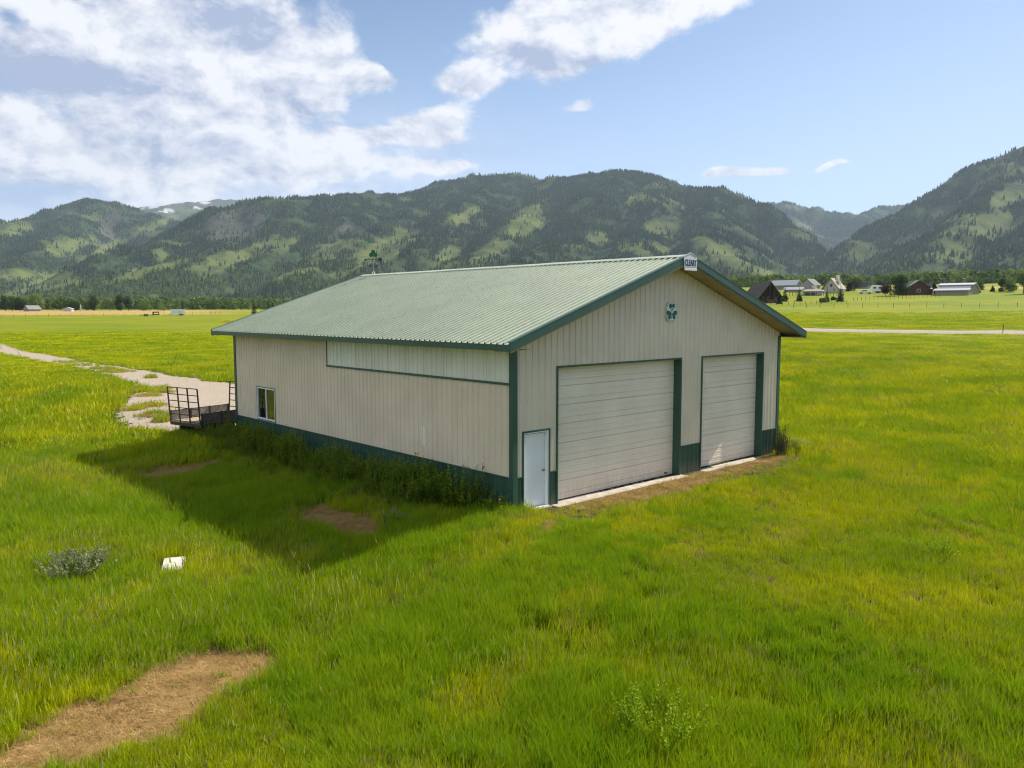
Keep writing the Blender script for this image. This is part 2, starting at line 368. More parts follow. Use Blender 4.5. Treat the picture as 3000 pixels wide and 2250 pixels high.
def radial(r0, r1, g0, g):
    r = [r0]
    while r[-1] < r1: r.append(r[-1]+max(g0, r[-1]*g))
    return np.array(r)
RR = np.concatenate([[0.0], radial(4, 2600, .25, .012), np.array([3200, 4200, 6000, 9000, 14000.])])
AA = YAW+np.concatenate([np.linspace(-math.pi, -.8, 60)[:-1], np.linspace(-.8, .8, 420), np.linspace(.8, math.pi, 60)[1:]])
A_, R_ = np.meshgrid(AA, RR); GX = CAM[0]+np.sin(A_)*R_; GY = CAM[1]+np.cos(A_)*R_
GZ = ground_z(GX, GY)
inb = (GX > .05) & (GX < 12.95) & (GY > .3) & (GY < 16.85); GZ = np.where(inb, GZ-.3, GZ)
def ground_mat():
    m_ = bpy.data.materials.new('meadow_ground'); m_.use_nodes = True; nt_ = m_.node_tree; b_ = NB(nt_); p = nt_.nodes['Principled BSDF']
    geo = b_.n('ShaderNodeNewGeometry'); pos = geo.outputs['Position']; s_ = b_.n('ShaderNodeSeparateXYZ'); b_.link(pos, s_.inputs[0])
    n1_ = b_.noise(pos, .035, 6, .6); n2_ = b_.noise(pos, .6, 5, .65); n3_ = b_.noise(pos, 6.0, 4, .7)
    far = b_.smooth(attr(b_, 'dist'), 45, 110)
    gcol = b_.mix(b_.smooth(n1_, .35, .65), (.140, .190, .005), (.215, .225, .006))
    gcol = b_.mix(b_.math('MULTIPLY', b_.smooth(n2_, .5, .8), .6), gcol, (.085, .135, .008))
    gcol = b_.mix(b_.math('MULTIPLY', b_.smooth(n3_, .5, .9), .5), gcol, (.24, .24, .018))
    soil = b_.mix(b_.smooth(n3_, .35, .65), (.030, .034, .008), (.075, .078, .018))
    col = b_.mix(far, soil, gcol)
    straw = b_.mix(b_.smooth(n3_, .3, .7), (.34, .21, .085), (.52, .35, .15))
    col = b_.mix(attr(b_, 'straw'), col, straw)
    b_.link(col, p.inputs['Base Color']); p.inputs['Roughness'].default_value = .9; p.inputs['Specular IOR Level'].default_value = .1
    bn = b_.n('ShaderNodeBump'); bn.inputs['Strength'].default_value = .8; bn.inputs['Distance'].default_value = .25
    b_.link(b_.noise(pos, 2.5, 5, .75), bn.inputs['Height']); b_.link(bn.outputs[0], p.inputs['Normal'])
    return m_
DD = np.hypot(GX-CAM[0], GY-CAM[1])
px_ = az_px(GX, GY)
# ripe brown field beyond the left fence, dry margins
straw = sstep(400, 440, DD)*(1-sstep(620, 700, DD))*(1-sstep(700, 1000, px_+fbm(GX/60, GY/60, 3, 3)*300))*.8
straw = np.maximum(straw, sstep(370, 390, DD)*(1-sstep(420, 470, DD))*sstep(2450, 2600, px_)*fbm(GX/25, GY/12, 3, 9)*.9)
near = DD < 60
sn = np.zeros_like(DD); sn[near] = dryness(GX[near], GY[near]); straw = np.maximum(straw, sn*.9)
g = grid_mesh('ground', GX, GY, GZ, ground_mat(), {'dist': DD, 'straw': straw}); tag(g, kind='structure')

def sheet(name, fn, x0, x1, y0, y1, step, material, lift=.012, kind='structure'):
    xs = np.arange(x0, x1, step); ys = np.arange(y0, y1, step); X, Y = np.meshgrid(xs, ys)
    inside = fn(X+step/2, Y+step/2) > 0
    inside[-1, :] = False; inside[:, -1] = False
    ii = np.argwhere(inside); nx = len(xs); used = {}; vs = []; fs = []
    Z = ground_z(X, Y)+lift
    def vid(j, i):
        k = j*nx+i
        if k not in used: used[k] = len(vs); vs.append((X[j, i], Y[j, i], Z[j, i]))
        return used[k]
    for j, i in ii: fs.append((vid(j, i), vid(j, i+1), vid(j+1, i+1), vid(j+1, i)))
    o = mesh_obj(name, vs, fs, material, smooth=True); tag(o, kind=kind); return o
def gravel_mat():
    m_ = bpy.data.materials.new('pale_gravel'); m_.use_nodes = True; nt_ = m_.node_tree; b_ = NB(nt_); p = nt_.nodes['Principled BSDF']
    pos = b_.n('ShaderNodeNewGeometry').outputs['Position']
    v = b_.n('ShaderNodeTexVoronoi'); b_.link(pos, v.inputs['Vector']); v.inputs['Scale'].default_value = 14
    c = b_.mix(v.outputs['Color'], (.21, .168, .13), (.45, .37, .29))
    c = b_.mix(b_.math('MULTIPLY', b_.smooth(b_.noise(pos, .5, 5, .65), .45, .7), .5), c, (.30, .26, .13))
    b_.link(c, p.inputs['Base Color']); p.inputs['Roughness'].default_value = .95
    bn = b_.n('ShaderNodeBump'); bn.inputs['Strength'].default_value = .6; bn.inputs['Distance'].default_value = .04; b_.link(v.outputs['Distance'], bn.inputs['Height']); b_.link(bn.outputs[0], p.inputs['Normal'])
    return m_
M_GRAVEL = gravel_mat()
dx = [p_[0] for p_ in DRIVE]; dy = [p_[1] for p_ in DRIVE]
DRV = lambda x, y: graveln(x, y)+.35
sheet('driveway', DRV, min(dx)-2, max(dx)+2, min(dy)-2, max(dy)+2, .3, M_GRAVEL)
# gravel road across the meadow on the right
r0, r1 = at(2250, 964.5)[0], at(3350, 976)[0]
rdv = (r1-r0)[:2]; rdl = np.linalg.norm(rdv); rdv /= rdl; rdn = np.array([-rdv[1], rdv[0]])
def road_d(x, y):
    s_ = (np.asarray(x)-r0[0])*rdn[0]+(np.asarray(y)-r0[1])*rdn[1]
    return 2.5-np.abs(s_)+(fbm(np.asarray(x)/2., np.asarray(y)/2., 3, 21)-.5)*1.6
vs = []; fs = []; N = 240; K = 9
ext = 60
for i in range(N+1):
    t = -ext+(rdl+2*ext)*i/N; c = r0[:2]+rdv*t
    for k in range(K):
        o_ = (k/(K-1)-.5)*(5.4+1.2*float(vnoise(t/3, k//5*9.0, 33))); x = c[0]+rdn[0]*o_; y = c[1]+rdn[1]*o_
        vs.append((x, y, float(ground_z(x, y))+.24-.30*abs(o_/2.7)**2.5))
for i in range(N):
    for k in range(K-1): fs.append((i*K+k, i*K+k+1, (i+1)*K+k+1, (i+1)*K+k))
tag(mesh_obj('gravel_road', vs, fs, M_GRAVEL, smooth=True), kind='structure')

# ------------------------------------------------------------------ mountains
def P3(x, y, D):
    d_ = pix_dir(x*DS, y*DS); h = math.hypot(d_[0], d_[1]); return (CAM[0]+d_[0]/h*D, CAM[1]+d_[1]/h*D, CAM[2]+d_[2]/h*D)
CREST = {
 'A': ([(-120, 690, 2000), (0, 640, 2200), (150, 590, 2400), (300, 525, 2700), (420, 480, 2900), (480, 447, 3000), (560, 425, 3100), (700, 412, 3200), (790, 405, 3300), (870, 418, 3400), (960, 400, 3500), (1030, 381, 3600), (1080, 373, 3600), (1120, 375, 3550), (1150, 386, 3500), (1250, 384, 3400), (1290, 379, 3300), (1350, 372, 3300)], .58),
 'AR': ([(1350, 372, 3300), (1420, 384, 3200), (1470, 402, 3100), (1540, 407, 3000), (1590, 422, 2950), (1640, 442, 2900), (1700, 482, 2800), (1760, 532, 2600), (1800, 572, 2400), (1840, 605, 2200)], 1.0),
 'A1': ([(870, 418, 3400), (760, 455, 2950), (640, 522, 2600), (500, 575, 2300), (380, 615, 2000), (300, 645, 1800)], .55),
 'A2': ([(960, 400, 3500), (900, 452, 3000), (800, 505, 2550), (700, 560, 2150), (620, 600, 1850)], .55),
 'A3': ([(1080, 373, 3600), (1020, 430, 3000), (930, 488, 2500), (830, 560, 2100), (770, 605, 1800)], .55),
 'A4': ([(1250, 384, 3400), (1150, 440, 2900), (1080, 505, 2400), (1000, 565, 2000), (950, 605, 1750)], .55),
 'A5': ([(1350, 372, 3300), (1280, 422, 2850), (1200, 505, 2350), (1120, 568, 1950), (1080, 600, 1750)], .55),
 'A6': ([(1420, 384, 3200), (1400, 440, 2750), (1350, 525, 2250), (1330, 585, 1850)], .6),
 'A7': ([(1540, 407, 3000), (1530, 450, 2600), (1530, 520, 2200), (1610, 572, 1950), (1680, 615, 1700)], .75),
 'A8': ([(700, 412, 3200), (560, 500, 2700), (380, 565, 2300), (200, 615, 2000), (80, 650, 1750)], .55),
 'B': ([(-500, 400, 3900), (-200, 440, 4000), (-60, 468, 4100), (0, 470, 4200), (60, 460, 4300), (100, 452, 4300), (130, 460, 4300), (190, 436, 4400), (250, 441, 4400), (330, 458, 4300), (420, 490, 4100), (520, 540, 3900)], .50),
 'B1': ([(190, 436, 4400), (120, 500, 3700), (60, 560, 3100), (0, 610, 2600)], .5),
 'B2': ([(60, 460, 4300), (-20, 520, 3600), (-120, 600, 2700)], .5),
 'C': ([(150, 480, 7000), (250, 455, 7000), (310, 438, 7000), (340, 447, 7000), (400, 438, 7200), (430, 433, 7300), (475, 431, 7500), (560, 432, 7500), (700, 450, 7500)], .5),
 'D': ([(1500, 450, 5300), (1560, 435, 5400), (1640, 438, 5500), (1690, 428, 5600), (1750, 446, 5400), (1800, 455, 5300), (1860, 464, 5200), (1900, 450, 5600), (1990, 426, 5800), (2080, 410, 6000), (2200, 420, 6000)], .8),
 'D1': ([(1690, 428, 5600), (1720, 480, 5000), (1770, 540, 4500)], .8),
 'E': ([(1780, 598, 2300), (1800, 566, 2500), (1850, 513, 2700), (1900, 483, 2800), (1990, 426, 2900), (2060, 382, 3000), (2130, 347, 3100), (2212, 319, 3100), (2350, 285, 3100), (2650, 270, 3200), (3000, 300, 3200)], .9),
 'E1': ([(2212, 319, 3100), (2130, 420, 2600), (2050, 500, 2250), (1990, 565, 1950), (1930, 606, 1700)], .75),
 'E2': ([(2350, 285, 3100), (2330, 400, 2600), (2250, 500, 2150), (2150, 575, 1750), (2100, 605, 1600)], .6),
 'E3': ([(2060, 382, 3000), (2000, 470, 2700), (1935, 540, 2400), (1890, 600, 2000)], .9),
 'E4': ([(2650, 270, 3200), (2550, 420, 2500), (2450, 560, 1800)], .6)}
def hill_z(X, Y):
    H = np.full(X.shape, -500.)
    for k, (pts, sl_) in CREST.items():
        W = [P3(*p_) for p_ in pts]
        for a, b2 in zip(W[:-1], W[1:]):
            ax, ay, az = a; bx, by, bz = b2; vx, vy = bx-ax, by-ay
            t = np.clip(((X-ax)*vx+(Y-ay)*vy)/(vx*vx+vy*vy), 0, 1)
            dl = np.hypot(X-ax-t*vx, Y-ay-t*vy)
            h_ = az+(bz-az)*t-sl_*(np.sqrt(dl*dl+40.**2)-40.)
            kk = 14.; mx = np.maximum(H, h_); H = mx+kk*np.log1p(np.exp(-np.abs(H-h_)/kk))*(.35)
    return H
def hills_surface(X, Y):
    H = hill_z(X, Y); G = ground_z(X, Y)
    rel = np.clip((H-G)/120, 0, 1)
    rg = 1-np.abs(2*fbm(X/330+3, Y/330, 4, 70)-1)
    H = H - 13*rel + rel*((rg-.75)*70 + (fbm(X/90, Y/90, 4, 80)-.5)*26)
    k = 10.; mx = np.maximum(H, G); return mx+k*np.log1p(np.exp(-np.abs(H-G)/k))-k*.2*0, rel
hr = np.concatenate([np.arange(1250, 3900, 13.), np.arange(3900, 8200, 40.)])
ha = YAW+np.linspace(-.80, .80, 820)
HA, HR = np.meshgrid(ha, hr); HX = CAM[0]+np.sin(HA)*HR; HY = CAM[1]+np.cos(HA)*HR
HZ, HREL = hills_surface(HX, HY)
edge = sstep(1250, 1400, HR); HZ = HZ*edge+(ground_z(HX, HY)-2)*(1-edge)
# clear slopes of grass seen on the hillside, in photograph columns and rows (x, y, rx, ry, angle, kind) kind 1 grass 2 scree
CLEAR = [(840, 533, 88, 30, -30, 1), (715, 545, 95, 18, -26, 1), (490, 562, 130, 24, -18, 1), (510, 488, 85, 46, -20, 2), (745, 495, 30, 11, -30, 2), (1145, 460, 50, 24, -25, 1), (1090, 370, 62, 8, 0, 1),
         (970, 550, 50, 20, -28, 1), (1060, 540, 60, 22, -25, 1), (1130, 490, 60, 22, -30, 1), (1570, 555, 95, 24, 28, 1), (1670, 598, 60, 14, 25, 1), (1290, 515, 30, 18, 0, 1), (30, 495, 70, 20, 0, 1), (150, 530, 70, 20, -10, 1), (30, 595, 70, 16, 0, 1),
         (235, 490, 22, 40, 20, 2), (225, 540, 60, 13, -25, 1), (340, 485, 70, 12, -22, 1), (80, 615, 110, 12, -20, 1), (2130, 480, 70, 30, -20, 1), (2180, 430, 60, 20, -25, 1), (2060, 540, 50, 14, -20, 1), (1370, 430, 36, 14, -20, 1),
         (1740, 490, 30, 8, 20, 1), (1830, 520, 40, 8, 10, 1), (300, 590, 120, 12, -15, 1), (640, 590, 80, 10, -12, 1), (620, 530, 40, 14, -25, 1), (1000, 470, 50, 16, -30, 1), (330, 437, 90, 14, 0, 2), (450, 436, 60, 14, 0, 2)]
def to_px(X, Y, Z):
    dx_ = X-CAM[0]; dy_ = Y-CAM[1]; dz_ = Z-CAM[2]
    zc = dx_*FW[0]+dy_*FW[1]+dz_*FW[2]
    return (1500+F_PX*(dx_*RT[0]+dy_*RT[1]+dz_*RT[2])/zc)/DS, (1125-F_PX*(dx_*UP[0]+dy_*UP[1]+dz_*UP[2])/zc)/DS
def clear_mask(X, Y, Z):
    u, v = to_px(X, Y, Z); g_ = np.zeros(X.shape); s_ = np.zeros(X.shape)
    wv = (fbm(X/60, Y/60, 5, 90)-.5)*1.0
    for (cx, cy, rx, ry, an, k) in CLEAR:
        a = math.radians(an); du = u-cx; dv = v-cy; p_ = (du*math.cos(a)+dv*math.sin(a))/rx; q_ = (-du*math.sin(a)+dv*math.cos(a))/ry
        r_ = 1-sstep(.55, 1.15, np.sqrt(p_*p_+q_*q_)+wv)
        if k == 1: g_ = np.maximum(g_, r_)
        else: s_ = np.maximum(s_, r_)
    wild = sstep(.61, .70, fbm(X/170, Y/170, 5, 120))*.8
    g_ = np.maximum(g_, wild*(1-s_))
    return g_, s_
GR, SC = clear_mask(HX, HY, HZ)
SNOW = .6*sstep(6500, 6800, HR)*sstep(.62, .68, fbm(HX/120, HY/60, 4, 140))*sstep(.0, 1.0, (HZ-620)/160)
def hill_mat():
    m_ = bpy.data.materials.new('hillside'); m_.use_nodes = True; nt_ = m_.node_tree; b_ = NB(nt_); p = nt_.nodes['Principled BSDF']
    pos = b_.n('ShaderNodeNewGeometry').outputs['Position']
    n1_ = b_.noise(pos, .012, 6, .65); n2_ = b_.noise(pos, .06, 5, .7)
    forest = b_.mix(b_.smooth(n2_, .4, .62), (.018, .034, .014), (.048, .074, .022))
    grass = b_.mix(b_.smooth(n1_, .4, .6), (.068, .094, .025), (.118, .134, .042))
    grass = b_.mix(b_.math('MULTIPLY', b_.smooth(n2_, .5, .7), .6), grass, (.05, .08, .02))
    scree = b_.mix(b_.smooth(n2_, .4, .6), (.095, .088, .072), (.062, .066, .046))
    c = b_.mix(attr(b_, 'grass'), forest, grass); c = b_.mix(attr(b_, 'scree'), c, scree)
    c = b_.mix(attr(b_, 'snow'), c, (.7, .72, .75))
    b_.link(c, p.inputs['Base Color']); p.inputs['Roughness'].default_value = 1; p.inputs['Specular IOR Level'].default_value = .05
    bn = b_.n('ShaderNodeBump'); bn.inputs['Strength'].default_value = .6; bn.inputs['Distance'].default_value = 6
    b_.link(n2_, bn.inputs['Height']); b_.link(bn.outputs[0], p.inputs['Normal'])
    return m_
hl = grid_mesh('mountains', HX, HY, HZ, hill_mat(), {'grass': GR, 'scree': SC, 'snow': SNOW}); tag(hl, kind='structure')

# ------------------------------------------------------------------ foliage materials and scatter
def leaf_mat(name, c1, c2, c3=None, trans=.35, nscale=.3, rough=.6, wscale=.12):
    m_ = bpy.data.materials.new(name); m_.use_nodes = True; nt_ = m_.node_tree; nt_.nodes.clear(); b_ = NB(nt_)
    geo = b_.n('ShaderNodeNewGeometry'); oi = b_.n('ShaderNodeObjectInfo')
    f = b_.smooth(b_.noise(geo.outputs['Position'], nscale, 4, .6), .32, .68)
    c = b_.mix(f, c1, c2)
    c = b_.mix(b_.math('MULTIPLY', oi.outputs['Random'], .6), c, c3 or c2)
    di = b_.n('ShaderNodeBsdfDiffuse'); tr = b_.n('ShaderNodeBsdfTranslucent'); mx = b_.n('ShaderNodeMixShader')
    b_.link(c, di.inputs[0]); b_.link(c, tr.inputs[0]); mx.inputs[0].default_value = trans
    b_.link(di.outputs[0], mx.inputs[1]); b_.link(tr.outputs[0], mx.inputs[2])
    gl = b_.n('ShaderNodeBsdfGlossy'); gl.inputs['Roughness'].default_value = .45; gl.inputs[0].default_value = (.5, .55, .3, 1)
    m2 = b_.n('ShaderNodeMixShader'); m2.inputs[0].default_value = .025; b_.link(mx.outputs[0], m2.inputs[1]); b_.link(gl.outputs[0], m2.inputs[2])
    o = b_.n('ShaderNodeOutputMaterial'); b_.link(m2.outputs[0], o.inputs[0]); MAT[name] = m_; return m_
L_GRASS = leaf_mat('meadow_grass_blade', (.24, .35, .004), (.54, .52, .005), (.19, .28, .004), .38, .22)
L_DEEP = leaf_mat('lush_grass_blade', (.13, .27, .004), (.24, .36, .006), (.30, .37, .006), .38, .3)
L_SEED = leaf_mat('seeding_grass_head', (.27, .31, .06), (.36, .36, .09), (.22, .28, .04), .4, .5)
L_STRAW = leaf_mat('straw_blade', (.42, .26, .10), (.56, .38, .16), (.34, .24, .09), .25, 1.5)
L_WEED = leaf_mat('weed_leaf', (.10, .18, .012), (.22, .28, .025), (.16, .24, .02), .4, 2.)
L_SAGE = leaf_mat('sage_leaf', (.17, .20, .10), (.26, .28, .16), None, .3, 2.)
L_YEL = leaf_mat('yellow_flower', (.55, .50, .02), (.62, .60, .05), None, .3, 2.)
L_BLUE = leaf_mat('blue_flower', (.12, .16, .62), (.20, .24, .75), None, .3, 2.)
L_CON = leaf_mat('conifer_needle', (.014, .030, .014), (.055, .085, .024), (.032, .052, .022), .08, .007)
L_DEC = leaf_mat('broadleaf', (.050, .100, .016), (.105, .165, .028), (.085, .13, .026), .3, .03)
L_DECP = leaf_mat('pale_broadleaf', (.12, .185, .035), (.19, .245, .06), (.15, .205, .05), .35, .03)
L_DARK = leaf_mat('dark_broadleaf', (.022, .048, .012), (.050, .085, .018), (.04, .065, .018), .2, .15)
L_SPR = leaf_mat('spruce_needle', (.018, .035, .013), (.050, .070, .022), (.035, .055, .02), .12, .3)
L_LILAC = leaf_mat('dark_red_leaf', (.030, .016, .016), (.05, .030, .025), None, .2, .3)
M_BARK = mat('bark', (.10, .075, .05), .9, noise=.4, nscale=4)

def scatter(name, pts, rots, scls, idx, sources, parent=None):
    c = bpy.data.collections.new(name+'_kinds')
    for i, s_ in enumerate(sources): s_.name = f'{name}_kind_{i:02d}'; c.objects.link(s_)
    me = bpy.data.meshes.new(name); n = len(pts)
    me.vertices.add(n); me.vertices.foreach_set('co', np.asarray(pts, np.float32).ravel())
    a = me.attributes.new('rot', 'FLOAT_VECTOR', 'POINT'); a.data.foreach_set('vector', np.asarray(rots, np.float32).ravel())
    a = me.attributes.new('scl', 'FLOAT_VECTOR', 'POINT'); a.data.foreach_set('vector', np.asarray(scls, np.float32).ravel())
    a = me.attributes.new('idx', 'INT', 'POINT'); a.data.foreach_set('value', np.asarray(idx, np.int32))
    ng = bpy.data.node_groups.new(name, 'GeometryNodeTree')
    ng.interface.new_socket('Geometry', in_out='INPUT', socket_type='NodeSocketGeometry'); ng.interface.new_socket('Geometry', in_out='OUTPUT', socket_type='NodeSocketGeometry')
    b_ = NB(ng); gi = b_.n('NodeGroupInput'); go = b_.n('NodeGroupOutput')
    ci = b_.n('GeometryNodeCollectionInfo'); ci.inputs['Collection'].default_value = c; ci.inputs['Separate Children'].default_value = True; ci.inputs['Reset Children'].default_value = True
    ip = b_.n('GeometryNodeInstanceOnPoints')
    b_.link(gi.outputs[0], ip.inputs['Points']); b_.link(ci.outputs[0], ip.inputs['Instance']); ip.inputs['Pick Instance'].default_value = True
    def na(nm, dt):
        x = b_.n('GeometryNodeInputNamedAttribute', data_type=dt); x.inputs[0].default_value = nm
        return [o for o in x.outputs if o.enabled][0]
    b_.link(na('idx', 'INT'), ip.inputs['Instance Index'])
    er = b_.n('FunctionNodeEulerToRotation'); b_.link(na('rot', 'FLOAT_VECTOR'), er.inputs[0]); b_.link(er.outputs[0], ip.inputs['Rotation'])
    b_.link(na('scl', 'FLOAT_VECTOR'), ip.inputs['Scale']); b_.link(ip.outputs[0], go.inputs[0])
    o = bpy.data.objects.new(name, me); COL.objects.link(o); md = o.modifiers.new('scatter', 'NODES'); md.node_group = ng
    if parent: o.parent = parent
    return o

def blade_clump(n, rad, h, hv, wd, lean, mats, seedhead=0, seed=0, flat=False):
    r = random.Random(seed); M = MB()
    for i in range(n):
        a = r.uniform(0, 6.283); q = rad*math.sqrt(r.random()); x, y = q*math.cos(a), q*math.sin(a)
        hh = h*r.uniform(1-hv, 1+hv); th = r.uniform(0, 6.283); ln = lean*hh*r.uniform(.2, 1.2); la = r.gauss(.3, 1.4)
        if flat: ln = hh*.95; la = r.uniform(0, 6.283)
        dx_, dy_ = math.cos(la)*ln, math.sin(la)*ln; wx, wy = math.cos(th)*wd/2, math.sin(th)*wd/2
        zt = hh if not flat else .03+.05*r.random(); zm = zt*.55
        m1 = (x+dx_*.3, y+dy_*.3); tp = (x+dx_, y+dy_, zt)
        M.add([(x-wx, y-wy, 0), (x+wx, y+wy, 0), (m1[0]+wx*.8, m1[1]+wy*.8, zm), (m1[0]-wx*.8, m1[1]-wy*.8, zm), tp], [(0, 1, 2, 3), (3, 2, 4)], 0)
        if seedhead and r.random() < seedhead:
            k = 1.25; hx, hy, hz = x+dx_*k, y+dy_*k, hh*1.25; s_ = wd*.9
            M.add([(x, y, 0), (x+.003, y, 0), (hx, hy, hz*.85)], [(0, 1, 2)], 1)
            M.add([(hx-s_, hy, hz*.82), (hx+s_, hy, hz*.82), (hx+s_*.5+dx_*.3, hy+dy_*.3, hz+.04), (hx-s_*.5+dx_*.3, hy+dy_*.3, hz+.04)], [(0, 1, 2, 3)], 1)
    return M.obj('clump', mats, link=False)

def polar_pts(n, r0_, r1_, half, power=1.0):
    """random points in the sector of meadow before the camera; power 1 = even per ring (denser near), 2 = even per area"""
    u = RNG.random(n); r = (r0_**power+u*(r1_**power-r0_**power))**(1/power)
    a = YAW+RNG.uniform(-half, half, n); return CAM[0]+np.sin(a)*r, CAM[1]+np.cos(a)*r, r
def outside(x, y, mar):
    return ~((x > -mar) & (x < 13+mar) & (y > -mar) & (y < 16.95+mar))
SLAB_C = at(376*DS, 1226*DS)[0]; SLAB_A = -(YAW-.36); SLAB_S = (.24, .50)
def on_slab(x, y, mar=0):
    dx_ = x-SLAB_C[0]; dy_ = y-SLAB_C[1]; c, s_ = math.cos(SLAB_A), math.sin(SLAB_A)
    return (np.abs(dx_*c+dy_*s_) < SLAB_S[0]+mar) & (np.abs(-dx_*s_+dy_*c) < SLAB_S[1]+mar)
def build_grass():
    half = .74
    # near tufts
    x, y, r = polar_pts(98000, 6.5, 36, half, 1.5)
    dr = dryness(x, y); gv = graveln(x, y); hn = fbm(x*.22, y*.22, 4, 200); h2 = fbm(x*1.1, y*1.1, 3, 210)
    keep = outside(x, y, .07) & ~on_slab(x, y, .07) & ~(on_slab(x+.18, y+.22, .12) & (RNG.random(len(x)) < .8)) & (RNG.random(len(x)) > dr*.90) & ((gv < -.35) | (RNG.random(len(x)) < .05))
    front = (x > .5) & (x < 12.6) & (y < 0) & (y > -1.9)
    keep &= ~((x > 1.2) & (x < 12.1) & (y > -.36) & (y < 0.1) & (RNG.random(len(x)) < .96)) & ~(front & (RNG.random(len(x)) < .35*(1+y/1.9)+.1))
    bare = sstep(.63, .70, fbm(x*2.0+9, y*2.0, 3, 220)); keep &= RNG.random(len(x)) > bare*.6
    x, y, r, dr, hn, h2, front = [q[keep] for q in (x, y, r, dr, hn, h2, front)]
    left = sstep(-3.0, -7.5, x)*sstep(-6, -1, y)
    s_ = (.42+1.05*hn)*(.75+.5*h2)*(1-.55*front)*(1-.5*dr)*(1+.45*left)*RNG.uniform(.75, 1.25, len(x))
    k = RNG.random(len(x)); idx = (k*5).astype(int)           # 0-4 plain
    deep = (fbm(x*.5+30, y*.5, 4, 230) > .63-.15*sstep(2, -4, x)-.10*((x < .3) & (x > -6.4) & (y > -.5))); idx[deep & (k < .7)] = 5+(k[deep & (k < .7)]/.7*2).astype(int)  # extra deep-green tufts in the barn's shadow strip, deepening the shade by colour
    sd = (RNG.random(len(x)) < .015+.16*left*(fbm(x*.35, y*.35, 3, 240) > .50)); idx[sd] = 7+(k[sd]*2).astype(int)
    st = (RNG.random(len(x)) < .09+.8*dr+.35*front+.18*sstep(.55, .7, fbm(x*.6, y*.6, 4, 250))); idx[st] = 9
    src = [blade_clump(30, .13, .195, .5, .0105, .34, [L_GRASS, L_SEED], .008, i) for i in range(5)]
    src += [blade_clump(32, .14, .26, .45, .011, .5, [L_DEEP, L_SEED], 0, 10+i) for i in range(2)]
    src += [blade_clump(24, .14, .29, .35, .010, .5, [L_GRASS, L_SEED], .12, 20+i) for i in range(2)]
    src += [blade_clump(20, .13, .17, .5, .009, .8, [L_STRAW, L_SEED], 0, 30)]
    pts = np.stack([x, y, ground_z(x, y)-.015], -1); rot = np.stack([RNG.normal(0, .1, len(x)), RNG.normal(0, .1, len(x)), RNG.uniform(-.7, .7, len(x))], -1)
    o = scatter('meadow_grass', pts, rot, np.stack([s_*.55+.45, s_*.55+.45, s_], -1), idx, src)
    tag(o, 'tall yellow-green meadow grass growing around the barn', 'grass', kind='stuff')
    # farther tufts, broader
    x, y, r = polar_pts(60000, 30, 190, .70, 1.25)
    gv = graveln(x, y); hn = fbm(x*.05, y*.05, 4, 260)
    fade = 1-sstep(110, 190, r)*.9
    sr = (x-r0[0])*rdn[0]+(y-r0[1])*rdn[1]
    keep = outside(x, y, .35) & (gv < -.8) & (np.abs(sr) > 3.4) & ~((np.abs(sr) < 11) & (RNG.random(len(x)) < .75)) & (RNG.random(len(x)) < fade)
    x, y, r, hn = [q[keep] for q in (x, y, r, hn)]
    sz = .8+r/70.
    s_ = (.45+.9*hn)*(1-.62*sstep(34, 90, r))*RNG.uniform(.7, 1.3, len(x))
    idx = (RNG.random(len(x))*3).astype(int); st = RNG.random(len(x)) < .06; idx[st] = 3
    src = [blade_clump(40, .42, .30, .4, .030, .6, [L_GRASS, L_SEED], .0, 40+i) for i in range(3)]+[blade_clump(26, .42, .28, .4, .024, .8, [L_STRAW, L_SEED], 0, 44)]
    pts = np.stack([x, y, ground_z(x, y)-.02], -1); rot = np.stack([0*x, 0*x, RNG.uniform(-.8, .8, len(x))], -1)
    o = scatter('distant_meadow_grass', pts, rot, np.stack([sz, sz, s_*(1+.15*sz)], -1), idx, src)
    tag(o, 'far meadow grass beyond the barn and beside the driveway', 'grass', kind='stuff')
    # grass tufts left standing on the driveway
    n = 900; i0 = RNG.integers(0, 14, n)
    spots = wp([(445, 1107), (470, 1140), (478, 1150), (476, 1235), (485, 1228), (430, 1160), (440, 1190), (455, 1215), (330, 1087), (300, 1080), (200, 1062), (350, 1090), (240, 1070), (400, 1200)])
    rad = [.5, .9, .9, .45, .35, .9, .8, .9, 1.2, 1.6, 2.5, 1.2, 2.5, .8]
    c = np.array(spots)[i0]; rr = np.array(rad)[i0]; x = c[:, 0]+RNG.normal(0, .5, n)*rr*.8; y = c[:, 1]+RNG.normal(0, .5, n)*rr*.8
    src = [blade_clump(30, .2, .22, .4, .02, .6, [L_GRASS, L_SEED], .1, 50), blade_clump(24, .2, .16, .4, .018, .9, [L_STRAW, L_SEED], 0, 51)]
    o = scatter('driveway_grass', np.stack([x, y, ground_z(x, y)], -1), np.stack([0*x, 0*x, RNG.uniform(0, 6, n)], -1), np.stack([RNG.uniform(.6, 1.1, n)]*3, -1), (RNG.random(n) < .45).astype(int), src)
    tag(o, 'sparse grass tufts growing through the pale gravel driveway', 'grass', kind='stuff')
    # flattened straw
    x, y, r = polar_pts(60000, 6.5, 34, half, 1.3); dr = dryness(x, y); keep = (dr > .2) & outside(x, y, .37); x = x[keep]; y = y[keep]
    src = [blade_clump(26, .16, .17, .5, .007, 1, [L_STRAW, L_SEED], 0, 60+i, flat=True) for i in range(3)]
    n = len(x); o = scatter('dead_grass', np.stack([x, y, ground_z(x, y)], -1), np.stack([RNG.normal(0, .1, n), RNG.normal(0, .1, n), RNG.uniform(0, 6.28, n)], -1), np.stack([RNG.uniform(.7, 1.3, n)]*3, -1), (RNG.random(n)*3).astype(int), src)
    tag(o, 'flattened tan dead grass in bare patches of the meadow', 'dead grass', kind='stuff')
build_grass()
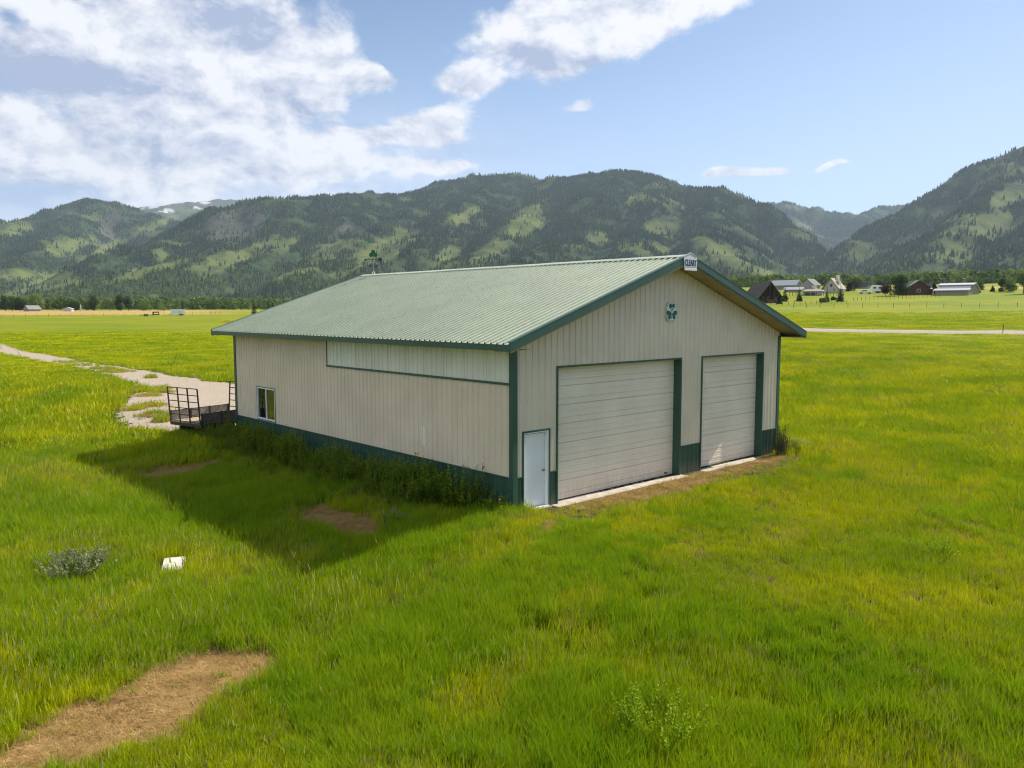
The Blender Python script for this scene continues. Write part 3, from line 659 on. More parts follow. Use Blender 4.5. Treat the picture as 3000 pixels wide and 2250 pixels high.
# ------------------------------------------------------------------ the barn
W_, L_, H_, EV, OV = 13.0, 16.9, 4.27, 0.66, 0.64
SLOPE = 0.3366
def roof_top(x):                                # top surface of the roof sheets
    xx = np.minimum(np.asarray(x, float), W_-np.asarray(x, float)); return 4.42+(xx+EV)*SLOPE-.03
barn = thing('metal_barn', 'large tan metal barn with pale green ribbed roof and two garage doors', 'barn')
RIB = .2286
def profile(u0, u1, brk=(), rib_h=.022):
    """(u, offset) pairs across a sheet, a rib at every multiple of RIB"""
    us = {round(u0, 5), round(u1, 5)}; 
    k0 = int(math.floor(u0/RIB))-1; k1 = int(math.ceil(u1/RIB))+1
    for k in range(k0, k1+1):
        for o_ in (-.034, -.014, .014, .034):
            q = k*RIB+o_
            if u0 < q < u1: us.add(round(q, 5))
    for q in brk:
        if u0 < q < u1: us.add(round(q, 5))
    def off(u):
        q = abs((u/RIB)-round(u/RIB))*RIB
        return rib_h if q <= .0141 else (rib_h*(.034-q)/.02 if q < .034 else 0.0)
    return [(u, off(u)) for u in sorted(us)]
def ribbed_sheet(name, fn, u0, u1, ivals, m_, parent, brk=(), extra=0.0, mats=None):
    """fn(u, out, z) -> world; ivals(umid) -> list of (zlo_fn, zhi_fn)"""
    M = MB(); pr = profile(u0, u1, brk)
    for (a, oa), (c, oc) in zip(pr[:-1], pr[1:]):
        mid = (a+c)/2
        for lo, hi in ivals(mid):
            M.add([fn(a, oa+extra, lo(a)), fn(c, oc+extra, lo(c)), fn(c, oc+extra, hi(c)), fn(a, oa+extra, hi(a))], [(0, 1, 2, 3)], 0)
    if not M.v: return None
    return M.obj(name, m_, parent)
WC = .914                                       # wainscot top
SHEETW = .9144
front = lambda u, o, z: (u, -o, z)
back = lambda u, o, z: (u, L_+o, z)
left = lambda u, o, z: (-o, u, z)
right = lambda u, o, z: (W_+o, u, z)
rt = lambda u: float(roof_top(u))-.10
c_ = lambda v: (lambda u: v)
BIG = (1.60, 7.03, 3.68); SMALL = (8.21, 11.87, 3.68); WALK = (.36, 1.25, 2.06); WIN = (13.33, 14.87, 1.0, 2.24)
def front_iv(kind):
    def f(u):
        o_ = 0
        for (a, b2, h_) in (BIG, SMALL, WALK):
            if a < u < b2: o_ = h_
        if kind == 'up': return [(c_(max(WC+.03, o_)), rt)]
        return [] if o_ else [(c_(.04), c_(WC))]
    return f
ns = int(math.ceil(W_/SHEETW))
for i in range(ns):
    a, b2 = i*SHEETW, min(W_, (i+1)*SHEETW); brk = [v for q in (BIG, SMALL, WALK) for v in q[:2]]+[W_/2]
    ribbed_sheet('wall_panel', front, a, b2, front_iv('up'), M_WALL, barn, brk)
    ribbed_sheet('wainscot_panel', front, a, b2, front_iv('low'), M_GREEN, barn, brk)
    ribbed_sheet('wall_panel', back, a, b2, lambda u: [(c_(WC+.03), rt)], M_WALL, barn, [W_/2])
    ribbed_sheet('wainscot_panel', back, a, b2, lambda u: [(c_(-.3), c_(WC))], M_GREEN, barn)
def left_iv(u):
    top = 3.33 if u < 9.33 else 4.27
    if WIN[0] < u < WIN[1]: return [(c_(WC+.03), c_(WIN[2]))]
    return [(c_(WC+.03), c_(top))]
nl = int(math.ceil(L_/SHEETW))
for i in range(nl):
    a, b2 = i*SHEETW, min(L_, (i+1)*SHEETW)
    ribbed_sheet('wall_panel', left, a, b2, left_iv, M_WALL, barn, [WIN[0], WIN[1], 9.33])
    ribbed_sheet('wainscot_panel', left, a, b2, lambda u: [(c_(-.35), c_(WC))], M_GREEN, barn)
    ribbed_sheet('wall_panel', right, a, b2, lambda u: [(c_(WC+.03), c_(4.27))], M_WALL, barn)
    ribbed_sheet('wainscot_panel', right, a, b2, lambda u: [(c_(-.1), c_(WC))], M_GREEN, barn)
ribbed_sheet('wall_panel', left, WIN[0], WIN[1], lambda u: [(c_(WIN[3]), c_(4.27))], M_WALL, barn)
# translucent light panels under the eave, with pale lap seams
e0 = .12; ew = (9.33-e0)/10
for i in range(10):
    ribbed_sheet('light_panel', left, e0+i*ew, e0+(i+1)*ew, lambda u: [(c_(3.37), c_(4.27))], M_LIGHTP, barn, extra=.004)
    if i:
        M = MB(); M.box((-.034, e0+i*ew-.016, 3.38), (-.002, e0+i*ew+.016, 4.26)); M.obj('panel_seam', M_SEAM, barn)
M = MB(); M.box((-.045, .1, 3.31), (0, 9.36, 3.37)); M.obj('light_panel_trim', M_TRIM, barn)
M = MB(); M.box((-.032, 9.325, 3.37), (-.001, 9.345, 4.27)); M.obj('light_panel_edge', M_TRIM, barn)
M = MB()                                        # screws along the girts
for z in (.25, .75, 1.35, 2.1, 2.85, 3.55, 4.1):
    for k in range(1, int(L_/RIB)):
        u = k*RIB+.05
        if WIN[0]-.1 < u < WIN[1]+.1 and z > .9: continue
        M.box((-.006, u-.005, z-.005), (0.001, u+.005, z+.005))
for z in (1.35, 2.3, 2.9, 3.9, 4.6, 5.3, 6.0):
    for k in range(1, int(W_/RIB)):
        u = k*RIB+.05; 
        if z > rt(u)-.1 or any(q[0]-.1 < u < q[1]+.1 and z < q[2]+.1 for q in (BIG, SMALL, WALK)): continue
        M.box((u-.005, -.006, z-.005), (u+.005, .001, z+.005))
tag(M.obj('screws', M_SCREW, barn), kind='stuff')
# trims
def trim(name, boxes, m_=M_TRIM, bev=.006):
    M = MB()
    for a, b2 in boxes: M.box(a, b2)
    return M.obj(name, m_, barn, bevel=bev)
CT = .125
for (x, y, sx_, sy_) in ((0, 0, 1, 1), (W_, 0, -1, 1), (0, L_, 1, -1), (W_, L_, -1, -1)):
    M = MB(); t = .034
    z0 = -.35 if x == 0 else -.02
    if y == 0: z0 = min(z0, -.03) if x else -.05
    ox, oy = x-sx_*t, y-sy_*t
    M.prism([(ox, oy), (x+sx_*CT, oy), (x+sx_*CT, y-sy_*.001), (x-sx_*.001, y-sy_*.001), (x-sx_*.001, y+sy_*CT), (ox, y+sy_*CT)][::(1 if sx_*sy_ > 0 else -1)], lambda u, v, t_: (u, v, t_), z0, 4.28)
    M.obj('corner_trim', M_TRIM, barn, bevel=.004)
for a, b2 in ((CT, .31), (1.30, 1.545), (7.09, 8.155), (11.925, W_-CT)): trim('wainscot_cap', [((a, -.036, WC), (b2, 0, WC+.035))])
trim('wainscot_cap', [((-.036, CT, WC), (0, L_-CT, WC+.035))]); trim('wainscot_cap', [((W_, CT, WC), (W_+.036, L_-CT, WC+.035))]); trim('wainscot_cap', [((CT, L_, WC), (W_-CT, L_+.036, WC+.035))])
REC = .24
def opening(x0, x1, z1, rec, tw=.055):
    trim('header_trim', [((x0-tw, -.034, z1), (x1+tw, .004, z1+tw))])
    for a, b2 in ((x0-tw, x0), (x1, x1+tw)): trim('jamb_trim', [((a, -.034, .02), (b2, .004, z1))])
    trim('door_jamb', [((x0-.02, .004, .02), (x0, rec+.03, z1))]); trim('door_jamb', [((x1, .004, .02), (x1+.02, rec+.03, z1))])
    trim('door_head', [((x0-.02, .004, z1), (x1+.02, rec+.03, z1+.02))])
opening(*BIG, REC); opening(*SMALL, REC)
def sectional_door(x0, x1, z1, n, name, label):
    M = MB(); M.box((x0, REC+.05, .03), (x1, REC+.09, z1)); dr = M.obj(name, M_DOOR, barn); 
    if label: dr['label'] = label
    hs = (z1-.035)/n; nr = 3
    for i in range(n):
        zb = .035+i*hs; M = MB(); st = hs/nr; pf = []
        for k in range(nr):
            z0 = zb+k*st; gap = .007 if k == 0 else .005; dep = .016 if k == 0 else .008
            if k == 0: pf.append((z0+.002, REC+.02))
            pf += [(z0+gap, REC), (z0+st*.5-.004, REC-.0035), (z0+st*.5+.004, REC+.001), (z0+st-.010, REC-.001)]
            pf.append((z0+st-.002, REC+(.02 if k == nr-1 else dep)))
        vs = []; 
        for z, y in pf: vs += [(x0+.002, y, z), (x1-.002, y, z)]
        fs = [(2*q, 2*q+1, 2*q+3, 2*q+2) for q in range(len(pf)-1)]
        mesh_obj('door_section', vs, fs, M_DOOR, dr)
    M = MB(); M.box((x0, REC-.004, .028), (x1, REC+.03, .036)); M.obj('bottom_seal', M_DARK, dr)
    return dr
d1 = sectional_door(BIG[0], BIG[1], BIG[2], 7, 'garage_door', 'wide white garage door with horizontal ribs')
M = MB(); M.box((6.62, REC-.03, .10), (6.74, REC-.004, .135)); M.obj('handle', M_BLACK, d1)
d2 = sectional_door(SMALL[0], SMALL[1], SMALL[2], 7, 'garage_door', 'narrow white garage door with horizontal ribs')
# walk door
fr = trim('door_trim', [((.31, -.034, .02), (.36, .004, 2.11)), ((1.25, -.034, .02), (1.30, .004, 2.11)), ((.36, -.034, 2.06), (1.25, .004, 2.11))])
M = MB(); M.box((.36, -.02, .06), (.385, .12, 2.06)); M.box((1.20, -.02, .06), (1.25, .12, 2.06)); M.box((.385, -.02, 2.03), (1.20, .12, 2.06)); M.box((.36, -.05, .0), (1.25, .12, .06)); M.obj('door_frame', M_WHITE, barn, bevel=.003)
M = MB(); M.box((.389, .085, .068), (1.194, .125, 2.026)); wd_ = M.obj('walk_door', M_WHITE, barn, bevel=.003); wd_['label'] = 'plain white entry door'
M = MB(); M.tube((1.13, .085, 1.0), (1.13, .045, 1.0), .014, n=10); M.tube((1.13, .075, 1.0), (1.13, .085, 1.0), .034, n=14); M.tube((1.13, .045, 1.0), (1.13, .03, 1.0), .020, .032, n=14); M.tube((1.13, .03, 1.0), (1.13, .012, 1.0), .032, .022, n=14); M.obj('door_knob', M_CHROME, wd_, smooth=True)
M = MB(); M.box((.3, .08, 2.0), (1.3, .14, 2.2)); M.obj('door_backing', M_DARK, barn)
# window
y0, y1, z0, z1 = WIN
trim('window_trim', [((-.03, y0-.03, z0-.03), (.004, y0, z1+.03)), ((-.03, y1, z0-.03), (.004, y1+.03, z1+.03)), ((-.03, y0, z1), (.004, y1, z1+.03)), ((-.03, y0, z0-.03), (.004, y1, z0))], bev=.003)
M = MB(); M.box((-.024, y0, z0), (.06, y0+.05, z1)); M.box((-.024, y1-.05, z0), (.06, y1, z1)); M.box((-.024, y0+.05, z0), (.06, y1-.05, z0+.05)); M.box((-.024, y0+.05, z1-.05), (.06, y1-.05, z1)); M.box((-.02, (y0+y1)/2-.03, z0+.05), (.05, (y0+y1)/2+.03, z1-.05))
wn = M.obj('window', M_WHITE, barn, bevel=.003)
M = MB(); M.box((.02, y0+.05, z0+.05), (.026, (y0+y1)/2-.03, z1-.05)); M.obj('pane', M_GLASS2, wn)
M = MB(); M.box((.028, (y0+y1)/2+.03, z0+.05), (.034, y1-.05, z1-.05)); M.obj('pane', M_GLASS, wn)
# floor slab and concrete apron at the door openings
M = MB(); M.box((.02, .1, -.25), (12.98, 16.88, .012)); M.obj('floor_slab', M_CONC, barn)
for a, b2 in ((BIG[0]-.25, BIG[1]+.15), (SMALL[0]-.05, SMALL[1]+.1), (.30, 1.32)):
    M = MB(); M.box((a, -.30 if a > 1 else -.1, -.15), (b2, .1, .030)); M.obj('concrete_apron', M_CONC, barn, bevel=.012)
M = MB(); M.box((0.02, .004, -.3), (BIG[0]-.26, .1, .038)); M.box((7.19, .004, -.3), (8.15, .1, .038)); M.box((11.98, .004, -.3), (12.98, .1, .038)); M.obj('base_board', M_CONC, barn)
# inner liner keeps the sheets light-tight and catches what shows behind the window
M = MB(); M.box((.15, L_-.15, .0), (12.85, L_-.1, 4.2)); M.obj('back_liner', M_DARK, barn)
# roof sheets: both slopes, closed by an underside
RY0, RY1 = -OV, L_+OV; nr = int(math.ceil((RY1-RY0)/SHEETW))
sc_ = 1/math.hypot(1, SLOPE)
for side in (0, 1):
    for i in range(nr):
        a, b2 = RY0+i*SHEETW, min(RY1, RY0+(i+1)*SHEETW); pr = profile(a-RY0, b2-RY0, rib_h=.045); vs = []
        for (u, o_) in pr:
            for x in (-EV-.035, W_/2):
                z = float(4.42+(x+EV)*SLOPE-.03)+o_; xx = x if side == 0 else W_-x; vs.append((xx, u+RY0, z))
        fs = [((2*q, 2*q+1, 2*q+3, 2*q+2) if side else (2*q, 2*q+2, 2*q+3, 2*q+1)) for q in range(len(pr)-1)]
        mesh_obj('roof_panel', vs, fs, [M_ROOF, M_RIBSHADE], barn, [1 if abs(pr[q][1]-pr[q+1][1]) > .005 else 0 for q in range(len(pr)-1)])
M = MB()                                        # dark closure under the sheets
th = .05
for s_ in (0, 1):
    f = (lambda x: x) if s_ == 0 else (lambda x: W_-x)
    za = 4.42-.032; zb = float(roof_top(W_/2))-.002
    M.add([(f(-EV), RY0+.01, za), (f(-EV), RY1-.01, za), (f(W_/2), RY1-.01, zb), (f(W_/2), RY0+.01, zb), (f(-EV), RY0+.01, za-th), (f(-EV), RY1-.01, za-th), (f(W_/2), RY1-.01, zb-th), (f(W_/2), RY0+.01, zb-th)],
          [(0, 1, 2, 3), (7, 6, 5, 4), (0, 4, 5, 1), (3, 2, 6, 7), (0, 3, 7, 4), (1, 5, 6, 2)])
M.obj('roof_deck', M_DARK, barn)
# ridge cap, one length per sheet pair, over dark foam closures
M = MB(); zr = float(roof_top(W_/2)); M.add([(W_/2-.17, RY0+.3, zr-.055), (W_/2+.17, RY0+.3, zr-.055), (W_/2+.17, RY1-.2, zr-.055), (W_/2-.17, RY1-.2, zr-.055), (W_/2, RY0+.3, zr+.03), (W_/2, RY1-.2, zr+.03)], [(0, 3, 2, 1), (0, 4, 5, 3), (1, 2, 5, 4), (0, 1, 4), (3, 5, 2)]); M.obj('ridge_closure', M_DARK, barn)
ncap = 6; cl = (RY1-RY0)/ncap
for i in range(ncap):
    a, b2 = RY0+i*cl, RY0+(i+1)*cl+.04; M = MB(); zc = zr+.052+.004*(i % 2)
    M.prism([(W_/2-.20, zc-.085), (W_/2, zc-.018), (W_/2+.20, zc-.085), (W_/2+.20, zc-.070), (W_/2, zc), (W_/2-.20, zc-.070)], lambda u, v, t: (u, t, v), a, min(b2, RY1)); M.obj('ridge_cap', M_ROOF, barn)
# eave fascia, rake trim, soffits
for s_ in (0, 1):
    f = (lambda x: x) if s_ == 0 else (lambda x: W_-x)
    x0 = f(-EV); M = MB(); a, b2 = sorted((x0, x0+(-.022 if s_ == 0 else .022)))
    M.box((a, RY0, 4.225), (b2, RY1, 4.385)); M.obj('eave_fascia', M_TRIM, barn, bevel=.004)
    M = MB(); a, b2 = sorted((f(-EV), f(0)))
    n_ = 18; 
    for k in range(n_):
        ya = RY0+.02+k*(RY1-RY0-.04)/n_; yb = ya+(RY1-RY0-.04)/n_-.012
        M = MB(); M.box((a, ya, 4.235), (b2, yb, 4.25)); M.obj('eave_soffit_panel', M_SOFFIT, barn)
    for (yy, yo) in ((RY0, -.022), (RY1, .022)):
        M = MB(); 
        def rk(u, v, t): return (f(u), t, v)
        zt0 = 4.42+.01; ztp = float(roof_top(W_/2))+.045; ya, yb = sorted((yy, yy+yo))
        pts_ = [(-EV-.025, zt0-.215), (W_/2-.0, ztp-.225), (W_/2, ztp), (-EV-.025, zt0)]
        M.prism(pts_, rk, ya, yb); 
        M.obj('rake_fascia', M_TRIM, barn, bevel=.003)
        M = MB(); pts_ = [(-EV-.025, zt0-.006), (W_/2, ztp-.006), (W_/2, ztp+.012), (-EV-.025, zt0+.012)]; y2 = yy+(.09 if yy < 0 else -.09); ya, yb = sorted((yy+yo*1.3, y2)); M.prism(pts_, rk, ya, yb); M.obj('rake_cap', M_TRIM, barn)
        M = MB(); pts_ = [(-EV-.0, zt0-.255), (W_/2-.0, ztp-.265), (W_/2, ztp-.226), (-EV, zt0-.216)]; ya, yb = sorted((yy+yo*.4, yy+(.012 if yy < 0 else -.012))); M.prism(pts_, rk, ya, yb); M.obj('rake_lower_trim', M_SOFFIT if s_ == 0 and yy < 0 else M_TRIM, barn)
    # sloped soffit of the gable overhang, boards across the slope
    nb = 24
    for (ya, yb) in ((RY0+.012, -.002), (L_+.002, RY1-.012)):
        for k in range(nb):
            xa = -EV+.02+k*(W_/2+EV-.02)/nb; xb = xa+(W_/2+EV-.02)/nb-.010
            za = 4.42+(xa+EV)*SLOPE-.225; zb = 4.42+(xb+EV)*SLOPE-.225; M = MB()
            M.add([(f(xa), ya, za), (f(xb), ya, zb), (f(xb), yb, zb), (f(xa), yb, za), (f(xa), ya, za+.012), (f(xb), ya, zb+.012), (f(xb), yb, zb+.012), (f(xa), yb, za+.012)], [(0, 1, 2, 3), (7, 6, 5, 4), (0, 4, 5, 1), (2, 6, 7, 3), (1, 5, 6, 2), (0, 3, 7, 4)])
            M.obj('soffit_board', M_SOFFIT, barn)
    # J channel where the gable wall meets the soffit
    M = MB(); M.prism([(0.12, 4.42+(.12+EV)*SLOPE-.262), (W_/2, 4.42+(W_/2+EV)*SLOPE-.262), (W_/2, 4.42+(W_/2+EV)*SLOPE-.228), (0.12, 4.42+(.12+EV)*SLOPE-.228)], lambda u, v, t: (f(u), t, v), -.03, -.002); M.obj('soffit_channel', M_SOFFIT, barn)
    # closed end of the eave box at the front gable
    for yq in (-.004, L_+.004):
        M = MB(); M.prism([(-EV+.02, 4.25), (0, 4.25), (0, 4.42+EV*SLOPE-.23), (-EV+.02, 4.42-.21)], lambda u, v, t: (f(u), t, v), yq-.004, yq+.004); M.obj('eave_return', M_GREEN, barn)
# floodlight under the gable soffit
M = MB(); lx, ly = 5.75, -.25; lz = 4.42+(lx+EV)*SLOPE-.23; M.box((lx-.10, ly-.05, lz-.05), (lx+.10, ly+.05, lz)); M.add([(lx-.12, ly-.10, lz-.10), (lx+.12, ly-.10, lz-.10), (lx+.10, ly+.04, lz-.05), (lx-.10, ly+.04, lz-.05), (lx-.12, ly-.13, lz-.05), (lx+.12, ly-.13, lz-.05)], [(0, 1, 2, 3), (0, 4, 5, 1), (4, 3, 2, 5), (0, 3, 4), (1, 5, 2)])
fl = M.obj('floodlight', M_BLACK); tag(fl, 'small black floodlight tucked under the gable soffit near the peak', 'light fixture')
# patched scuff on the side wall
M = MB(); M.box((-.008, 3.78, 1.30), (-.0035, 3.94, 1.85)); M.box((-.012, 3.56, 1.60), (-.004, 3.80, 1.608)); M.obj('wall_patch', M_SEAM, barn)

# ---------------- lettering and signs
def text_mesh(body, size, name, m_, loc, rot, parent, ext=.004, sx_=1.0):
    cu = bpy.data.curves.new(name, 'FONT'); cu.body = body; cu.size = size; cu.extrude = ext; cu.align_x = 'CENTER'; cu.align_y = 'CENTER'; cu.resolution_u = 3; cu.offset = .004*size*4
    t = bpy.data.objects.new(name+'_c', cu); COL.objects.link(t); bpy.context.view_layer.update()
    me = bpy.data.meshes.new_from_object(t.evaluated_get(bpy.context.evaluated_depsgraph_get())); bpy.data.objects.remove(t)
    me.materials.clear(); me.materials.append(m_); me.name = name
    o = bpy.data.objects.new(name, me); COL.objects.link(o); o.parent = parent; o.location = loc; o.rotation_euler = rot; o.scale = (sx_, 1, 1); return o
zp = float(roof_top(W_/2))+.10
sg = thing('gable_sign', 'small white peaked sign lettered in black at the gable peak', 'sign', (W_/2, RY0-.03, zp))
M = MB(); ol = [(-.29, -.50), (.29, -.50), (.33, -.20), (0, 0), (-.33, -.20)]
M.prism([(-.30, -.46), (.30, -.46), (.33, -.13), (0, .0), (-.33, -.13)], lambda u, v, t: (u, t, v), -.012, .0); M.obj('sign_board', M_WHITE, sg)
M = MB(); M.box((-.30, -.03, -.53), (.30, .0, -.46)); M.obj('sign_ledge', M_WHITE, sg)
M = MB()
for s_ in (-1, 1): M.bar((s_*.29, -.016, -.135), (0, -.016, -.03), .006, .012)
M.box((-.27, -.016, -.445), (.27, -.012, -.435)); M.obj('sign_border', M_INK, sg)
text_mesh('CLEARY', .27, 'sign_lettering', M_INK, (0, -.016, -.315), (math.pi/2, 0, 0), sg, sx_=.60)
def shamrock(cx0, cz0, s_, y):
    M = MB()
    def leaf(ang):
        ca, sa = math.cos(ang), math.sin(ang); pts_ = []
        for k in range(28):
            t = 2*math.pi*k/28; hx = 16*math.sin(t)**3/17; hz = (13*math.cos(t)-5*math.cos(2*t)-2*math.cos(3*t)-math.cos(4*t))/17
            hz = (hz+1.0)*.52; hx *= .56; pts_.append((cx0+s_*(hx*ca+hz*sa), cz0+s_*(-hx*sa+hz*ca)))
        c0 = (cx0+s_*.5*sa, y, cz0+s_*.5*ca); vs = [(a, y, b2) for a, b2 in pts_]+[c0]
        M.add(vs, [(k, len(pts_), (k+1) % len(pts_)) for k in range(len(pts_))])
    leaf(0); leaf(math.radians(122)); leaf(math.radians(-122)); return M
ss = thing('emblem_sign', 'octagonal white sign with a green shamrock and letter C on the gable wall', 'sign', (6.46, -.035, 4.90+.25))
def octo(w2, h2, cw, ch): return [(-w2+cw, -h2), (w2-cw, -h2), (w2, -h2+ch), (w2, h2-ch), (w2-cw, h2), (-w2+cw, h2), (-w2, h2-ch), (-w2, -h2+ch)]
M = MB(); M.prism(octo(.275, .29, .12, .16), lambda u, v, t: (u, t, v), -.02, .01); M.obj('sign_board', M_SIGNW, ss)
M = MB(); M.prism(octo(.262, .277, .115, .153), lambda u, v, t: (u, t, v), -.023, -.0195); M.obj('sign_border', mat('sign_line_green', (.10, .18, .13), .5), ss)
M = MB(); M.prism(octo(.250, .265, .11, .147), lambda u, v, t: (u, t, v), -.026, -.0225); M.obj('sign_face', M_SIGNW, ss)
M = shamrock(0, .0, .285, -.029); M.box((-.012, -.030, -.22), (.012, -.0275, .02)); M.obj('shamrock', M_SIGNG, ss)
text_mesh('C', .24, 'sign_lettering', M_SIGNW, (.0, -.033, .035), (math.pi/2, 0, 0), ss, ext=.002, sx_=.85)
# weather vane over the far end of the ridge
vx, vy, vz = W_/2, 16.6, zr+.05
wv = thing('weather_vane', 'weather vane with green clover and arrow on the far ridge end', 'weather vane', (vx, vy, vz))
M = MB(); M.tube((0, 0, .10), (0, 0, .80), .014, n=6); M.obj('pole', M_CHROME, wv)
M = MB()
for a in (0, 1.57, 3.14, 4.71): M.tube((.16*math.cos(a), .16*math.sin(a), -.03 if abs(math.sin(a)) > .5 else -.08), (0, 0, .17), .012, n=5)
M.obj('roof_bracket', M_SIGNW, wv)
ca, sa = math.cos(-YAW), math.sin(-YAW)
M = MB(); M.bar((-.42*ca, -.42*sa, .80), (.42*ca, .42*sa, .80), .018, .018); M.prism([(.28, .70), (.46, .70), (.46, .90), (.28, .90)], lambda u, v, t: (u*ca-t*sa, u*sa+t*ca, v), -.006, .006)
M.prism([(-.52, .80), (-.40, .74), (-.40, .86)], lambda u, v, t: (u*ca-t*sa, u*sa+t*ca, v), -.006, .006); M.obj('arrow', M_BLACK, wv)
M = MB()
for (u, v) in ((0, 1.22), (-.12, 1.06), (.12, 1.06)): M.prism([(u+.12*math.cos(k*.628), v+.12*math.sin(k*.628)) for k in range(10)], lambda u, v, t: (u*ca-t*sa, u*sa+t*ca, v), -.01, .01)
M.bar((0, 0, .8), (0, 0, 1.05), .02, .02); M.obj('clover', M_SIGNG, wv)
for a in range(4):
    t = a*math.pi/2+.4; M = MB(); M.bar((0, 0, .45), (.26*math.cos(t), .26*math.sin(t), .45), .012, .012); M.box((.26*math.cos(t)-.035, .26*math.sin(t)-.035, .40), (.26*math.cos(t)+.035, .26*math.sin(t)+.035, .50)); M.obj('compass_arm', M_BLACK, wv)
wv.scale = (.82, .82, .82)
# ------------------------------------------------------------------ trailer behind the barn corner
TA = math.radians(15); TB = np.array([-1.33, 17.28]); gz0 = float(ground_z(TB[0], TB[1]))
tr = thing('utility_trailer', 'dark flatbed utility trailer with tall end racks parked behind the barn', 'trailer', (TB[0], TB[1], gz0), TA)
dk = .60-gz0; TL, TW = 2.9, 2.05
M = MB(); M.box((0, 0, dk-.14), (TL, .06, dk)); M.box((0, TW-.06, dk-.14), (TL, TW, dk)); M.box((0, .06, dk-.14), (.06, TW-.06, dk)); M.box((TL-.06, .06, dk-.14), (TL, TW-.06, dk))
for k in range(1, 6): M.box((k*TL/6-.03, .06, dk-.12), (k*TL/6+.03, TW-.06, dk-.03))
M.box((TL, TW/2-.05, dk-.13), (TL+1.4, TW/2+.05, dk-.03)); M.obj('frame', M_BLACK, tr)
for k in range(10):
    a = .06+k*(TW-.12)/10; M = MB(); M.box((.0, a+.004, dk), (TL, a+(TW-.12)/10-.004, dk+.03)); M.obj('deck_board', M_DECK, tr)
for y in (0.0, TW-.03):
    M = MB(); M.box((.03, y, dk+.03), (TL-.03, y+.03, dk+.42)); sb = M.obj('side_board', M_WOOD, tr)
    for k in range(4):
        x = .02+k*(TL-.08)/3; M = MB(); yy = y-.02 if y == 0 else y-.022; M.box((x, yy, dk-.08), (x+.05, yy+.022, dk+.46)); M.obj('stake', M_BLACK, tr)
    M = MB(); M.box((.02, y-.004, dk+.42), (TL-.02, y+.034, dk+.44)); M.obj('side_rail', M_BLACK, tr)
for x, ln in ((0.0, -.10), (TL, .10)):
    rk = MB(); hh = 1.45
    for k in range(4):
        y = .04+k*(TW-.08)/3; rk.bar((x, y, dk), (x+ln, y, dk+hh), .045, .045)
    rack = rk.obj('end_rack', M_BLACK, tr)
    for k in range(6):
        t = k/5*1.0; z = dk+.06+(hh-.06)*t; xx = x+ln*((z-dk)/hh); M = MB(); M.bar((xx, .04, z), (xx, TW-.04, z), .028, .034); M.obj('rack_bar', M_BLACK, rack)
M = MB(); M.box((TL/2-.05, .1, .26), (TL/2+.05, TW-.1, .36)); M.obj('axle', M_BLACK, tr)
for xx in (.62, 1.45):
  for y in (.16, TW-.40):
    M = MB(); n = 20; r_ = .34
    pf = [(.0, .20), (.0, r_-.04), (.03, r_), (.21, r_), (.24, r_-.04), (.24, .20)]
    for k in range(n):
        a0, a1 = 2*math.pi*k/n, 2*math.pi*(k+1)/n
        for (o0, q0), (o1, q1) in zip(pf[:-1], pf[1:]):
            M.add([(xx+q0*math.cos(a0), y+o0, .34+q0*math.sin(a0)), (xx+q1*math.cos(a0), y+o1, .34+q1*math.sin(a0)), (xx+q1*math.cos(a1), y+o1, .34+q1*math.sin(a1)), (xx+q0*math.cos(a1), y+o0, .34+q0*math.sin(a1))], [(0, 1, 2, 3)])
    wh = M.obj('wheel', M_RUBBER, tr); M = MB(); M.tube((xx, y+.03, .34), (xx, y+.21, .34), .20, n=18); M.obj('rim', M_CHROME, wh)

# ------------------------------------------------------------------ concrete block cover in the grass
M = MB(); sw, sd_ = SLAB_S; M.box((-sw, -sd_, -.35), (sw, sd_, .10))
cs = M.obj('concrete_slab', mat('pale_concrete', (.62, .57, .49), .9, noise=.2, nscale=5, bump=.2, fine=.12), bevel=.02); cs.location = (SLAB_C[0], SLAB_C[1], SLAB_C[2]); cs.rotation_euler = (0, 0, SLAB_A)
tag(cs, 'small pale square concrete slab lying in the tall grass left of the barn', 'slab')

# ------------------------------------------------------------------ weeds, bushes and flowers
def leafy_stem(M, x, y, z0, h, r, lean=(0, 0), nl=26, ls=.05, mi=0, mistem=1, top=None):
    tipx, tipy = x+lean[0], y+lean[1]
    M.tube((x, y, z0), (tipx, tipy, z0+h), .008, .004, n=3, mi=mistem, cap=False)
    for k in range(nl):
        t = .2+.8*(k+r.random())/nl; px0, py0, pz0 = x+lean[0]*t, y+lean[1]*t, z0+h*t; a = r.uniform(0, 6.283); q = ls*(1.3-.6*t)*r.uniform(.7, 1.3); el = r.uniform(.1, .9)
        dv = Vector((math.cos(a)*math.cos(el), math.sin(a)*math.cos(el), math.sin(el)))*q*1.7; sdv = Vector((-math.sin(a), math.cos(a), 0))*q*.45
        p_ = Vector((px0, py0, pz0)); mm_ = top if (top is not None and t > .85) else mi
        M.add([p_, p_+dv*.5+sdv, p_+dv, p_+dv*.5-sdv], [(0, 1, 2, 3)], mm_)
def weed_src(seed, h, rad, n, mats, ls=.055, nl=26, top=None):
    r = random.Random(seed); M = MB()
    for i in range(n):
        a = r.uniform(0, 6.283); q = rad*math.sqrt(r.random()); leafy_stem(M, q*math.cos(a), q*math.sin(a), 0, h*r.uniform(.6, 1.1), r, (q*.7*math.cos(a)+r.gauss(0, .04), q*.7*math.sin(a)+r.gauss(0, .04)), nl, ls, top=top)
    return M
n = 520; yy = RNG.uniform(.9, 16.9, n); dist = np.abs(RNG.normal(0, .75, n))+.25; xx = -dist-.15
